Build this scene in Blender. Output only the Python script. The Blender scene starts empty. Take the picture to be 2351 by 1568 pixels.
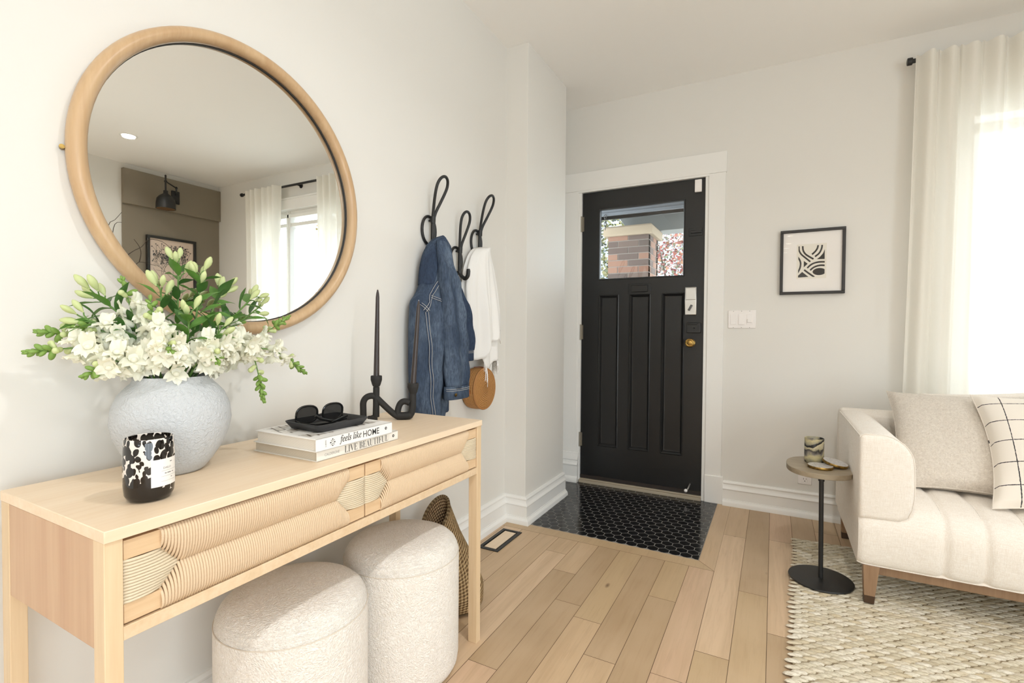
import bpy, bmesh, math, random
from mathutils import Vector, Matrix, noise
rnd = random.Random(11)
S = bpy.context.scene
COL = S.collection
PI = math.pi

# ---------------------------------------------------------------- camera, world, lights, exposure
cd = bpy.data.cameras.new('camera'); cam = bpy.data.objects.new('camera', cd); COL.objects.link(cam)
cd.sensor_width = 36.0; cd.lens = 36.0 * 1127.1357 / 2351.0; cd.clip_start = 0.02; cd.clip_end = 200
cr = Vector((0.88231718, 0.47060596, 0.00681334)); cu = Vector((-0.01566408, 0.01489344, 0.99976638)); cf = Vector((-0.47039454, 0.88221778, -0.02051234))
cm = Matrix((cr, cu, -cf)).transposed().to_4x4(); cm.translation = (0, 0, 1.05)
cam.matrix_world = cm
S.camera = cam
S.view_settings.view_transform = 'Standard'; S.view_settings.look = 'None'
S.view_settings.gamma = 1.0; S.view_settings.use_curve_mapping = False
S.view_settings.exposure = 0.22
S.cycles.max_bounces = 10; S.cycles.diffuse_bounces = 6; S.cycles.glossy_bounces = 5
S.cycles.transparent_max_bounces = 16; S.cycles.transmission_bounces = 8
S.cycles.caustics_reflective = False; S.cycles.caustics_refractive = False
S.cycles.sample_clamp_indirect = 6.0

wd = bpy.data.worlds.new('sky'); S.world = wd; wd.use_nodes = True
bg = wd.node_tree.nodes['Background']; bg.inputs[0].default_value = (0.84, 0.94, 1.0, 1); bg.inputs[1].default_value = 6.3

XW, XC, YC, YCE, YD, ZC = -1.318, -1.188, 2.3935, 2.939, 3.2615, 2.606
XR, YB = 2.79, -4.6

def area(name, loc, rot, sx, sy, power, col=(1, 1, 1), portal=False):
    l = bpy.data.lights.new(name, 'AREA'); l.shape = 'RECTANGLE'; l.size = sx; l.size_y = sy
    l.energy = power; l.color = col
    o = bpy.data.objects.new(name, l); o.location = loc; o.rotation_euler = rot; COL.objects.link(o)
    if portal: l.cycles.is_portal = True
    return o
# daylight enters through the front window, an unseen enlarged side window and an added rear window (portals guide the sky light)
area('window_portal_front', (1.445, YD + .16, 1.42), (-PI / 2, 0, 0), 1.22, 1.60, 1, portal=True)
area('window_portal_side', (XR + .16, -1.60, 1.20), (0, PI / 2, 0), 2.22, 3.4, 1, portal=True)
area('window_portal_added', (0.9, YB - .16, 1.20), (PI / 2, 0, 0), 1.0, 1.1, 1, portal=True)

# ---------------------------------------------------------------- mesh helpers
class MB:
    def __init__(s): s.v = []; s.f = []; s.uv = []; s.mi = []; s.at = []; s.cur = 0; s.a = 0.0
    def vert(s, p): s.v.append((p[0], p[1], p[2])); return len(s.v) - 1
    def face(s, idx, uv=None): s.f.append(tuple(idx)); s.uv.append(uv); s.mi.append(s.cur); s.at.append(s.a)
    def box(s, x0, x1, y0, y1, z0, z1, M=None):
        c = [(x0, y0, z0), (x1, y0, z0), (x1, y1, z0), (x0, y1, z0), (x0, y0, z1), (x1, y0, z1), (x1, y1, z1), (x0, y1, z1)]
        b = len(s.v)
        for p in c: s.vert(M @ Vector(p) if M else p)
        for q in ((3, 2, 1, 0), (4, 5, 6, 7), (0, 1, 5, 4), (1, 2, 6, 5), (2, 3, 7, 6), (3, 0, 4, 7)): s.face([b + i for i in q])
        return s
    def frustum(s, c0, c1, a0, b0, a1, b1):
        b = len(s.v)
        for c, a, bb in ((c0, a0, b0), (c1, a1, b1)):
            for sx, sy in ((-1, -1), (1, -1), (1, 1), (-1, 1)): s.vert((c[0] + sx * a, c[1] + sy * bb, c[2]))
        for q in ((3, 2, 1, 0), (4, 5, 6, 7), (0, 1, 5, 4), (1, 2, 6, 5), (2, 3, 7, 6), (3, 0, 4, 7)): s.face([b + i for i in q])
        return s
    def loft(s, rings, closed=True, caps=True, loop=False, uvs=True):
        n = len(rings[0]); b = len(s.v); m = len(rings)
        for r in rings:
            for p in r: s.vert(p)
        mm = m if loop else m - 1
        for i in range(mm):
            i2 = (i + 1) % m
            for j in range(n if closed else n - 1):
                k = (j + 1) % n
                u0, u1, v0, v1 = j / n, (j + 1) / n, i / max(1, m - 1), (i + 1) / max(1, m - 1)
                s.face((b + i * n + j, b + i * n + k, b + i2 * n + k, b + i2 * n + j), ((u0, v0), (u1, v0), (u1, v1), (u0, v1)))
        if caps and closed and not loop:
            s.face([b + j for j in range(n)][::-1]); s.face([b + (m - 1) * n + j for j in range(n)])
        return s
    def tube(s, pts, r, n=8, caps=True, loop=False, flat=1.0):
        pts = [Vector(p) for p in pts]; m = len(pts); rings = []
        up = None
        for i, p in enumerate(pts):
            if loop: t = pts[(i + 1) % m] - pts[i - 1]
            else: t = pts[min(i + 1, m - 1)] - pts[max(i - 1, 0)]
            if t.length < 1e-9: t = Vector((0, 0, 1))
            t.normalize()
            if up is None:
                up = Vector((0, 0, 1)) if abs(t.z) < .9 else Vector((1, 0, 0))
            a = up - t * up.dot(t)
            if a.length < 1e-6: a = Vector((0, 1, 0)) - t * t.y
            a.normalize(); up = a; c = t.cross(a)
            rr = r[i] if isinstance(r, (list, tuple)) else r
            rings.append([p + a * rr * math.cos(2 * PI * k / n) + c * rr * flat * math.sin(2 * PI * k / n) for k in range(n)])
        return s.loft(rings, True, caps, loop)
    def lathe(s, prof, c, n=48, M=None, sx=1, sy=1, fr=None):
        rings = []
        for r, z in prof:
            ring = []
            for k in range(n):
                a = 2 * PI * k / n
                rr = max(r, 1e-5) * (fr(a, z) if fr else 1)
                p = Vector((rr * math.cos(a) * sx, rr * math.sin(a) * sy, z))
                ring.append((M @ p if M else p) + Vector(c))
            rings.append(ring)
        return s.loft(rings, True, True)
    def grid(s, fn, nu, nv, cu_=False):
        b = len(s.v); w = nu if cu_ else nu + 1
        for j in range(nv + 1):
            for i in range(w): s.vert(fn(i / nu, j / nv))
        for j in range(nv):
            for i in range(nu):
                i2 = (i + 1) % w
                s.face((b + j * w + i, b + j * w + i2, b + (j + 1) * w + i2, b + (j + 1) * w + i),
                       ((i / nu, j / nv), ((i + 1) / nu, j / nv), ((i + 1) / nu, (j + 1) / nv), (i / nu, (j + 1) / nv)))
        return s
    def ball(s, c, r, n=10, m=6, M=None):
        rings = []
        for i in range(m + 1):
            th = PI * i / m
            ring = []
            for k in range(n):
                a = 2 * PI * k / n
                p = Vector((r[0] * max(math.sin(th), 1e-4) * math.cos(a), r[1] * max(math.sin(th), 1e-4) * math.sin(a), -r[2] * math.cos(th)))
                ring.append((M @ p if M else p) + Vector(c))
            rings.append(ring)
        return s.loft(rings, True, True)
    def prism(s, poly, f, d0, d1):
        """poly: 2-D outline; f(a, b, d) -> 3-D point; extruded from d0 to d1"""
        b = len(s.v); n = len(poly)
        for d in (d0, d1):
            for q in poly: s.vert(f(q[0], q[1], d))
        s.face(range(b, b + n)); s.face(range(b + 2 * n - 1, b + n - 1, -1))
        for i in range(n):
            k = (i + 1) % n
            s.face((b + i, b + n + i, b + n + k, b + k))
        return s

BASE = {}
def mk(name, mb, mats, parent=None, base=None, bevel=0, seg=2, angle=40, smooth=True, solid=0, subsurf=0, recalc=True):
    me = bpy.data.meshes.new(name)
    off = Vector((0, 0, 0))
    p = parent
    if parent is not None: off = BASE.get(parent.name, Vector((0, 0, 0)))
    elif base is not None: off = Vector(base)
    me.from_pydata([(v[0] - off.x, v[1] - off.y, v[2] - off.z) for v in mb.v], [], mb.f)
    if not isinstance(mats, (list, tuple)): mats = [mats]
    for m in mats: me.materials.append(m)
    me.polygons.foreach_set('material_index', mb.mi)
    uvl = me.uv_layers.new(name='UVMap')
    li = 0
    for pi, pf in enumerate(mb.f):
        u = mb.uv[pi]
        for k in range(len(pf)):
            if u: uvl.data[li].uv = u[k]
            li += 1
    if any(mb.at):
        at = me.attributes.new('rnd', 'FLOAT', 'FACE'); at.data.foreach_set('value', mb.at)
    if recalc:
        bm = bmesh.new(); bm.from_mesh(me); bmesh.ops.recalc_face_normals(bm, faces=bm.faces); bm.to_mesh(me); bm.free()
    if smooth:
        me.shade_smooth(); me.set_sharp_from_angle(angle=math.radians(angle))
    o = bpy.data.objects.new(name, me); COL.objects.link(o)
    if parent is not None:
        o.parent = parent; BASE[o.name] = off
    else:
        o.location = off; BASE[o.name] = off
    if solid:
        md = o.modifiers.new('solid', 'SOLIDIFY'); md.thickness = solid; md.offset = 0
    if bevel:
        md = o.modifiers.new('bevel', 'BEVEL'); md.width = bevel; md.segments = seg; md.limit_method = 'ANGLE'; md.angle_limit = math.radians(35); md.harden_normals = False
    if subsurf:
        md = o.modifiers.new('sub', 'SUBSURF'); md.levels = subsurf; md.render_levels = subsurf
    return o
def thing(name, label, cat, base, group=None):
    o = bpy.data.objects.new(name, None); o.empty_display_size = .05; COL.objects.link(o)
    o.location = base; BASE[o.name] = Vector(base)
    return tag(o, label, cat, group)
def tag(o, label=None, cat=None, group=None, kind=None):
    if label: o['label'] = label
    if cat: o['category'] = cat
    if group: o['group'] = group
    if kind: o['kind'] = kind
    return o
def struct(name, mb, m, label=None, **k):
    o = mk(name, mb, m, **k); o['kind'] = 'structure'
    if label: o['label'] = label
    return o

# ---------------------------------------------------------------- material helpers
class NM:
    def __init__(s, name, col=(.8, .8, .8), rough=.5, metal=0.0, spec=.5):
        s.m = bpy.data.materials.new(name); s.m.use_nodes = True; s.nt = s.m.node_tree
        s.b = s.nt.nodes['Principled BSDF']; s.out = s.nt.nodes['Material Output']
        s.set('Base Color', (*col, 1)); s.set('Roughness', rough); s.set('Metallic', metal); s.set('Specular IOR Level', spec)
    def set(s, k, v): s.b.inputs[k].default_value = v
    def n(s, t, **p):
        nd = s.nt.nodes.new('ShaderNode' + t)
        for k, v in p.items(): setattr(nd, k, v)
        return nd
    def l(s, a, b): s.nt.links.new(a, b)
    def inp(s, nd, k, v):
        if hasattr(v, 'is_linked') and hasattr(v, 'links'): s.l(v, nd.inputs[k])
        else: nd.inputs[k].default_value = v
    def coord(s, which='Object', scale=(1, 1, 1), rot=(0, 0, 0), loc=(0, 0, 0)):
        tc = s.n('TexCoord'); mp = s.n('Mapping'); s.l(tc.outputs[which], mp.inputs[0])
        mp.inputs['Scale'].default_value = scale; mp.inputs['Rotation'].default_value = rot; mp.inputs['Location'].default_value = loc
        return mp.outputs[0]
    def noise(s, vec, scale, detail=3, rough=.5, dist=0):
        nd = s.n('TexNoise'); s.inp(nd, 'Vector', vec); nd.inputs['Scale'].default_value = scale
        nd.inputs['Detail'].default_value = detail; nd.inputs['Roughness'].default_value = rough; nd.inputs['Distortion'].default_value = dist
        return nd.outputs['Fac']
    def voro(s, vec, scale, feat='F1', out='Distance', rand=1.0):
        nd = s.n('TexVoronoi', feature=feat); s.inp(nd, 'Vector', vec); nd.inputs['Scale'].default_value = scale; nd.inputs['Randomness'].default_value = rand
        return nd.outputs[out]
    def wave(s, vec, scale, dist=0, dscale=1, detail=2, direction='X', prof='SIN'):
        nd = s.n('TexWave', bands_direction=direction, wave_profile=prof); s.inp(nd, 'Vector', vec)
        nd.inputs['Scale'].default_value = scale; nd.inputs['Distortion'].default_value = dist; nd.inputs['Detail Scale'].default_value = dscale; nd.inputs['Detail'].default_value = detail
        return nd.outputs['Fac']
    def ramp(s, fac, stops, interp='LINEAR'):
        nd = s.n('ValToRGB'); s.inp(nd, 'Fac', fac); nd.color_ramp.interpolation = interp
        e = nd.color_ramp.elements
        while len(e) < len(stops): e.new(.5)
        for i, (p, c) in enumerate(stops):
            e[i].position = p; e[i].color = (*c, 1) if len(c) == 3 else c
        return nd.outputs['Color']
    def mix(s, fac, a, b, typ='MIX'):
        nd = s.n('MixRGB', blend_type=typ); s.inp(nd, 'Fac', fac)
        for k, v in (('Color1', a), ('Color2', b)):
            if isinstance(v, tuple): nd.inputs[k].default_value = (*v, 1) if len(v) == 3 else v
            else: s.l(v, nd.inputs[k])
        return nd.outputs['Color']
    def math(s, op, a, b=0.0):
        nd = s.n('Math', operation=op); s.inp(nd, 0, a); s.inp(nd, 1, b); return nd.outputs[0]
    def color(s, sock): s.l(sock, s.b.inputs['Base Color']); return s
    def bump(s, h, strength=.3, dist=.002):
        nd = s.n('Bump'); s.l(h, nd.inputs['Height']); nd.inputs['Strength'].default_value = strength; nd.inputs['Distance'].default_value = dist
        s.l(nd.outputs[0], s.b.inputs['Normal']); return s

def srgb(r, g, b):
    f = lambda c: (c / 255 / 12.92) if c / 255 <= .04045 else ((c / 255 + .055) / 1.055) ** 2.4
    return (f(r), f(g), f(b))
def paint(name, col, rough=.6, b=.05):
    m = NM(name, col, rough); m.bump(m.noise(m.coord(), 90, 3), b, .001); return m.m
def plain(name, col, rough=.5, metal=0, spec=.5): return NM(name, col, rough, metal, spec).m
def wood(name, c1, c2, axis='y', rough=.45, scale=1.0, contrast=1.0):
    m = NM(name, c1, rough)
    sc = {'x': (1.2, 22, 22), 'y': (22, 1.2, 22), 'z': (22, 22, 1.2)}[axis]
    v = m.coord('Object', tuple(q * scale for q in sc))
    a = m.noise(v, 1.0, 4, .6, .6); b = m.noise(v, 5.0, 3, .6)
    f = m.mix(.35, m.ramp(a, [(.3, (0, 0, 0)), (.7, (1, 1, 1))]), m.ramp(b, [(.35, (0, 0, 0)), (.65, (1, 1, 1))]))
    m.color(m.mix(f, c1, c2)); m.bump(b, .06, .001)
    return m.m
def weave(name, c1, c2, scale=900, bump=.25, rough=.9):
    m = NM(name, c1, rough, spec=.2); v = m.coord()
    big = m.noise(m.coord('Object', (30, 500, 500)), 1, 2); big2 = m.noise(m.coord('Object', (500, 500, 30)), 1, 2)
    big3 = m.noise(m.coord('Object', (500, 30, 500)), 1, 2)
    t = m.math('ADD', m.math('ADD', big, big2), big3)
    m.color(m.mix(m.ramp(m.math('MULTIPLY', t, .333), [(.42, (0, 0, 0)), (.58, (1, 1, 1))]), c1, c2))
    m.bump(t, bump, .001); m.set('Sheen Weight', .15)
    return m.m

M = {}
M['wall'] = paint('wall_paint', srgb(225, 223, 218))
M['ceiling'] = paint('ceiling_paint', srgb(247, 246, 244), .75)
M['trim'] = paint('trim_paint', srgb(236, 235, 232), .35, .02)
M['taupe'] = paint('taupe_paint', srgb(134, 124, 108), .6)
M['door'] = (lambda m: (m.bump(m.noise(m.coord('Object', (60, 60, 6)), 1, 4), .12, .001), m.m)[1])(NM('door_black_paint', (.0115, .0115, .012), .34))
M['black'] = plain('black_metal', (.012, .012, .012), .45)
M['blackmatte'] = (lambda m: (m.bump(m.noise(m.coord(), 220, 3), .35, .002), m.m)[1])(NM('matte_black_clay', (.014, .013, .012), .75))
M['candle'] = plain('dark_brown_wax', srgb(52, 43, 41), .38)
M['brass'] = (lambda m: (m.color(m.ramp(m.noise(m.coord(), 60, 4), [(.35, srgb(96, 78, 44)), (.65, srgb(186, 150, 84))])), m.m)[1])(NM('aged_brass', srgb(170, 136, 76), .32, 1))
M['steel'] = plain('brushed_steel', (.62, .61, .59), .28, 1)
M['white_plastic'] = plain('white_plastic', srgb(240, 236, 234), .28)
M['glass'] = (lambda m: (m.set('Transmission Weight', 1.0), m.set('IOR', 1.45), m.m)[2])(NM('clear_glass', (1, 1, 1), 0.0))
def pane_mat():
    m = NM('window_glass', (1, 1, 1), 0.0)
    tr = m.n('BsdfTransparent'); gl = m.n('BsdfGlossy'); gl.inputs['Roughness'].default_value = 0.0
    lw_ = m.n('LayerWeight'); lw_.inputs['Blend'].default_value = .5; mx = m.n('MixShader')
    f = m.math('ADD', m.math('MULTIPLY', m.math('POWER', lw_.outputs['Facing'], 5.0), .90), .045)
    m.l(f, mx.inputs[0]); m.l(tr.outputs[0], mx.inputs[1]); m.l(gl.outputs[0], mx.inputs[2]); m.l(mx.outputs[0], m.out.inputs['Surface'])
    return m.m
M['pane'] = pane_mat()
M['mirror'] = plain('mirror_silver', (.86, .87, .85), 0.0, 1)
LW1, LW2 = srgb(224, 200, 166), srgb(210, 182, 144)
M['oakY'] = wood('light_oak_along', srgb(236, 216, 190), srgb(226, 201, 170), 'y', .42)
M['oakX'] = wood('light_oak_across', srgb(226, 204, 174), srgb(210, 182, 146), 'x', .45)
M['oakZ'] = wood('light_oak_upright', LW1, LW2, 'z', .45)
M['oakFace'] = wood('pale_oak_drawer', srgb(222, 194, 158), srgb(205, 172, 133), 'y', .5)
M['oakEnd'] = wood('pinkish_oak_panel', srgb(206, 174, 142), srgb(188, 150, 120), 'z', .5, .6)
M['mirrorwood'] = wood('oiled_beech', srgb(206, 177, 140), srgb(184, 150, 112), 'z', .35, .7)
M['sofaleg'] = wood('walnut_leg', srgb(160, 130, 102), srgb(134, 104, 78), 'z', .4)
M['legcap'] = plain('dark_leg_tip', srgb(74, 54, 38), .4)

def floor_mat():
    m = NM('oak_floorboards', (.5, .35, .2), .38)
    at = m.n('Attribute'); at.attribute_name = 'rnd'
    r = at.outputs['Fac']
    tc = m.n('TexCoord'); cx = m.n('CombineXYZ'); m.l(m.math('MULTIPLY', r, 37.0), cx.inputs['X']); m.l(m.math('MULTIPLY', r, 91.0), cx.inputs['Y']); m.l(m.math('MULTIPLY', r, 13.0), cx.inputs['Z'])
    ad = m.n('VectorMath', operation='ADD'); m.l(tc.outputs['Object'], ad.inputs[0]); m.l(cx.outputs[0], ad.inputs[1])
    mp = m.n('Mapping'); m.l(ad.outputs[0], mp.inputs[0]); mp.inputs['Scale'].default_value = (16, 1.0, 16)
    v = mp.outputs[0]
    a = m.noise(v, 1.0, 4, .55, .9); b = m.noise(v, 5.0, 4, .65, .3)
    big = m.noise(ad.outputs[0], 3.5, 2)
    base = m.ramp(r, [(0, srgb(180, 154, 122)), (.22, srgb(200, 172, 138)), (.45, srgb(212, 184, 152)), (.62, srgb(190, 164, 128)), (.8, srgb(206, 175, 146)), (1, srgb(178, 146, 116))], 'CONSTANT')
    c = m.mix(m.ramp(a, [(.42, (0, 0, 0)), (.75, (.55, .55, .55))]), base, srgb(168, 140, 106))
    c = m.mix(m.ramp(b, [(.5, (0, 0, 0)), (.8, (.35, .35, .35))]), c, srgb(152, 124, 94))
    c = m.mix(m.ramp(big, [(.35, (0, 0, 0)), (.75, (.3, .3, .3))]), c, srgb(216, 190, 160))
    mk_ = m.n('Mapping'); m.l(ad.outputs[0], mk_.inputs[0]); mk_.inputs['Scale'].default_value = (5.5, 2.2, 5)
    kn = m.voro(mk_.outputs[0], 1.0)
    c = m.mix(m.ramp(kn, [(0.015, (.85, .85, .85)), (.06, (0, 0, 0))]), c, srgb(96, 70, 48))
    m.color(c); m.bump(b, .08, .001); m.l(m.ramp(b, [(0, (.34, .34, .34)), (1, (.48, .48, .48))]), m.b.inputs['Roughness'])
    return m.m
M['floor'] = floor_mat()
M['gap'] = plain('dark_gap', srgb(88, 66, 44), .9)
M['tile'] = (lambda m: (m.bump(m.noise(m.coord(), 14, 2), .02, .002), m.m)[1])(NM('black_hex_tile', (.009, .009, .010), .12))
M['grout'] = paint('grey_grout', srgb(146, 143, 138), .85, .2)
M['cord'] = (lambda m: (m.color(m.mix(m.wave(m.coord('UV', (1, 1, 1), (0, 0, .35)), 9.0, .3, 1), srgb(176, 146, 112), srgb(242, 222, 194))), m.set('Specular IOR Level', .15), m.m)[2])(NM('twisted_paper_cord', srgb(230, 210, 182), .85))
M['cordpale'] = (lambda m: (m.color(m.mix(m.wave(m.coord('UV', (1, 1, 1), (0, 0, .35)), 9.0, .3, 1), srgb(168, 146, 112), srgb(248, 238, 216))), m.set('Specular IOR Level', .15), m.m)[2])(NM('pale_paper_cord', srgb(240, 228, 204), .85))
def boucle(name, c1, c2, sc=1.0, st=.9):
    m = NM(name, c1, .95, spec=.15); v = m.coord()
    d = m.voro(m.mix(.08, v, m.n('TexNoise').outputs['Color']), 150 * sc); n = m.noise(v, 95 * sc, 4, .7, 1.2); big = m.noise(v, 14, 2)
    h = m.math('ADD', m.math('MULTIPLY', d, -.5), n)
    m.color(m.mix(m.ramp(n, [(.35, (0, 0, 0)), (.65, (1, 1, 1))]), c1, c2)); m.bump(h, st, .006); m.set('Sheen Weight', .2)
    return m.m
M['boucle'] = boucle('ivory_boucle', srgb(236, 229, 219), srgb(250, 246, 240), 1.35, .75)
M['boucle_cushion'] = boucle('oatmeal_boucle', srgb(206, 196, 184), srgb(228, 220, 209), 1.3, .55)
M['linen'] = weave('ivory_linen', srgb(240, 234, 226), srgb(228, 219, 208))
M['linen_seam'] = plain('seam_thread', srgb(212, 202, 188), .9)  # ottoman seam colour, a little deeper than the cover
M['channel'] = plain('channel_stitch_grey', srgb(150, 140, 126), .9)  # thin grey seam lines of the seat channels
M['ceramic'] = (lambda m: (m.bump(m.noise(m.coord(), 150, 3, .6, .8), .9, .004), m.m)[1])(NM('textured_white_ceramic', srgb(194, 197, 200), .75, spec=.3))

# ---------------------------------------------------------------- room shell
def sweep(mb, path, prof, miter_end=None):
    """sweep a profile of (offset to the right of travel, z) along a plan polyline with mitred corners"""
    P = [Vector((p[0], p[1])) for p in path]; rings = []
    for i, p in enumerate(P):
        d0 = (P[i] - P[i - 1]).normalized() if i > 0 else None
        d1 = (P[i + 1] - P[i]).normalized() if i < len(P) - 1 else None
        n0 = Vector((d0.y, -d0.x)) if d0 else None; n1 = Vector((d1.y, -d1.x)) if d1 else None
        if n0 and n1:
            b = (n0 + n1).normalized(); k = 1 / max(.2, b.dot(n0))
        else: b = n0 or n1; k = 1
        rings.append([(p.x + b.x * o * k, p.y + b.y * o * k, z) for o, z in prof])
    mb.loft(rings, True, True); return mb
BB = [(0, 0), (.036, 0), (.036, .010), (.033, .022), (.022, .033), (.0215, .037), (.019, .038), (.019, .094), (.0225, .096), (.0235, .100), (.0215, .104), (.016, .109), (.012, .117), (.0115, .127), (.0145, .131), (.0145, .136), (.011, .141), (.009, .145), (0, .146)]

# floor: separate boards drawn into one floor mesh, each board a face of its own
fl = MB(); pw = .1052; x0 = -.0053
KNOWN = [(-.79, 1.989), (-.585, 1.692), (-.37, 1.970), (-.48, 1.507), (-.147, 1.701), (-.273, 1.523), (.03, 1.922), (-.175, 2.763)]
known = {}   # board index -> known joint positions (metres along the boards)
for x, y in KNOWN: known.setdefault(math.floor((x - x0) / pw), []).append(y)
def plank(xa, xb, ya, yb):
    g = .0008; fl.a = rnd.random() * .98 + .01
    b = len(fl.v)
    for p in ((xa + g, ya + g), (xb - g, ya + g), (xb - g, yb - g), (xa + g, yb - g)): fl.vert((p[0], p[1], 0))
    fl.face((b, b + 1, b + 2, b + 3))
TX0, TX1, TY0 = -1.14, -.290, 2.389
BX1, BY0 = -.2157, 2.310          # border boards round the tile
for i in range(-13, 27):
    xa, xb = x0 + i * pw, x0 + (i + 1) * pw
    xa, xb = max(xa, XW), min(xb, XR)
    if xb - xa < .01: continue
    top = BY0 if (xa + xb) / 2 < BX1 else YD
    js = sorted(known.get(i, []))
    y = YB; lo = (js[0] if js else top)
    ys = []
    if js:
        y = js[0]
        while y > YB: y -= rnd.uniform(.55, 1.25); ys.append(max(y, YB))
        ys = ys[::-1] + js; y = js[-1]
    else:
        ys = [YB]; y = YB + rnd.uniform(.2, 1.0); ys.append(y)
    while True:
        y += rnd.uniform(.75, 1.4)
        if y > top - .15: break
        ys.append(y)
    ys.append(top)
    for a, b_ in zip(ys[:-1], ys[1:]):
        if b_ - a > .002: plank(xa, xb, a, b_)
fl.a = .7; b = len(fl.v)
for p in ((XW, BY0 + .001), (BX1 - .001, BY0 + .001), (TX1 - .001, TY0 - .001), (XW, TY0 - .001)): fl.vert((*p, 0))
fl.face((b, b + 1, b + 2, b + 3))
fl.a = .3; b = len(fl.v)
for p in ((BX1, BY0 + .002), (BX1, YD), (TX1 + .001, YD), (TX1 + .001, TY0)): fl.vert((*p, 0))
fl.face((b, b + 1, b + 2, b + 3))
floor = struct('floor', fl, M['floor'], recalc=False, smooth=False)
mk('subfloor', MB().box(XW - .2, XR + .2, YB - .2, YD + .2, -.05, -.0015), M['gap'], floor)
# entry tiles
tl = MB(); w = .0515; R_ = w / math.sqrt(3); row = 0
y = TY0 + R_ * .86
import itertools
def clip_poly(poly, ax, lim, keep_less):
    out = []
    for i in range(len(poly)):
        a, b2 = poly[i - 1], poly[i]
        ia = (a[ax] <= lim) == keep_less; ib = (b2[ax] <= lim) == keep_less
        if ia != ib:
            t = (lim - a[ax]) / (b2[ax] - a[ax]); out.append((a[0] + (b2[0] - a[0]) * t, a[1] + (b2[1] - a[1]) * t))
        if ib: out.append(b2)
    return out
while y < YD + R_:
    x = -.292 + (w / 2 if row % 2 else 0) - .006
    while x > TX0 - w * 2 - .2:
        rr = R_ - .0017
        poly = [(x + rr * math.sin(k * PI / 3), y + rr * math.cos(k * PI / 3)) for k in range(6)][::-1]
        for ax, lim, kl in ((0, TX1 - .002, True), (0, XW, False), (1, TY0 + .002, False), (1, YD - .002, True)):
            if poly: poly = clip_poly(poly, ax, lim, kl)
        if len(poly) >= 3:
            b = len(tl.v); n = len(poly)
            for q in poly: tl.vert((q[0], q[1], .0006))
            tl.face(range(b, b + n))
        x -= w
    y += 1.5 * R_; row += 1
tiles = mk('entry_tiles', tl, M['tile'], floor, smooth=False, recalc=False)
mk('grout', MB().box(XW, TX1, TY0, YD, -.001, .0001), M['grout'], floor, smooth=False)

# walls
wl = MB().box(XW - .15, XW, YB - .15, YD + .2, 0, ZC)
struct('wall_left', wl, M['wall'], smooth=False)
struct('wall_corner', MB().box(XW - .01, XC, YC, YCE, 0, ZC), M['wall'], 'shallow painted pier projecting beside the front door', bevel=.002, smooth=False)
WX0, WX1, WZ0, WZ1 = .835, 2.055, .62, 2.235
DX0, DX1, DZ1 = -1.205, -.372, 2.018
T = .2
fw = MB()
def wall_boxes(mb, spans, fn):
    for a0, a1, z0, z1 in spans: fn(a0, a1, z0, z1)
wall_boxes(fw, [(XW - .15, DX0, 0, ZC), (DX0, DX1, DZ1, ZC), (DX1, WX0, 0, ZC), (WX0, WX1, 0, WZ0), (WX0, WX1, WZ1, ZC), (WX1, XR + .15, 0, ZC)],
           lambda a, b, c, d: fw.box(a, b, YD, YD + T, c, d))
struct('wall_front', fw, M['wall'], smooth=False)
rw = MB(); SY0, SY1, SZ0, SZ1 = -3.30, .10, .08, 2.30
for a, b_, c, d in ((YB, SY0, 0, ZC), (SY0, SY1, 0, SZ0), (SY0, SY1, SZ1, ZC), (SY1, YD, 0, ZC)): rw.box(XR, XR + T, a, b_, c, d)
struct('wall_right', rw, M['wall'], smooth=False)
tp = MB().box(XR - .012, XR, 2.352, YD - .002, 0, 2.553).box(XR - .045, XR - .011, 2.352, YD - .002, 2.228, 2.553)
struct('wall_right_taupe', tp, M['taupe'], 'taupe painted bay of the right wall with a boxed header', smooth=False)
rb = MB()
for a, b_, c, d in ((XW, .40, 0, ZC), (.40, 1.40, 0, .65), (.40, 1.40, 1.75, ZC), (1.40, XR, 0, ZC)): rb.box(a, b_, YB - T, YB, c, d)
struct('wall_back', rb, M['wall'], smooth=False)
struct('ceiling', MB().box(XW - .15, XR + T, YB - T, YD + T, ZC, ZC + .1), M['ceiling'], smooth=False)
struct('baseboard_left', sweep(MB(), [(XW, YB), (XW, YC), (XC, YC), (XC, YCE)], BB), M['trim'], angle=30)
struct('baseboard_front', sweep(MB(), [(-.262, YD), (XR, YD)], BB), M['trim'], angle=30)
struct('baseboard_right', sweep(MB(), [(XR - .012, YD), (XR - .012, YB)], BB), M['trim'], angle=30)
struct('baseboard_back', sweep(MB(), [(XR, YB), (XW, YB)], BB), M['trim'], angle=30)
# door casing and plinth block
ct = MB()
ct.box(-1.316, -1.213, YD - .019, YD, 0, 2.025).box(-.366, -.272, YD - .019, YD, .165, 2.025)
ct.box(-1.316, -.266, YD - .024, YD, 2.025, 2.150)
ct.box(-1.216, -.364, YD - .021, YD - .004, 2.012, 2.026)
struct('trim_1', ct, M['trim'], 'white painted casing around the black front door', bevel=.0015)
struct('trim_2', MB().box(-.368, -.262, YD - .026, YD, 0, .170), M['trim'], 'white plinth block under the right door casing', bevel=.003)
BB2 = [(0, 0), (.040, 0), (.040, .014), (.034, .030), (.024, .040), (.024, .115), (.030, .119), (.030, .124), (.020, .135), (.017, .150), (.021, .155), (.021, .160), (.008, .185), (.006, .203), (0, .206)]
struct('trim_3', sweep(MB(), [(XW, YD - .017), (-1.196, YD - .017)], BB2), M['trim'], 'white moulded plinth left of the front door', angle=30)
jb = MB().box(-1.213, -1.190, YD - .012, YD + T, 0, 2.018).box(-.386, -.362, YD - .012, YD + T, 0, 2.018).box(-1.213, -.362, YD - .012, YD + T, 2.0135, 2.03)
struct('trim_4', jb, M['trim'], 'white door jamb', bevel=.001)

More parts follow.
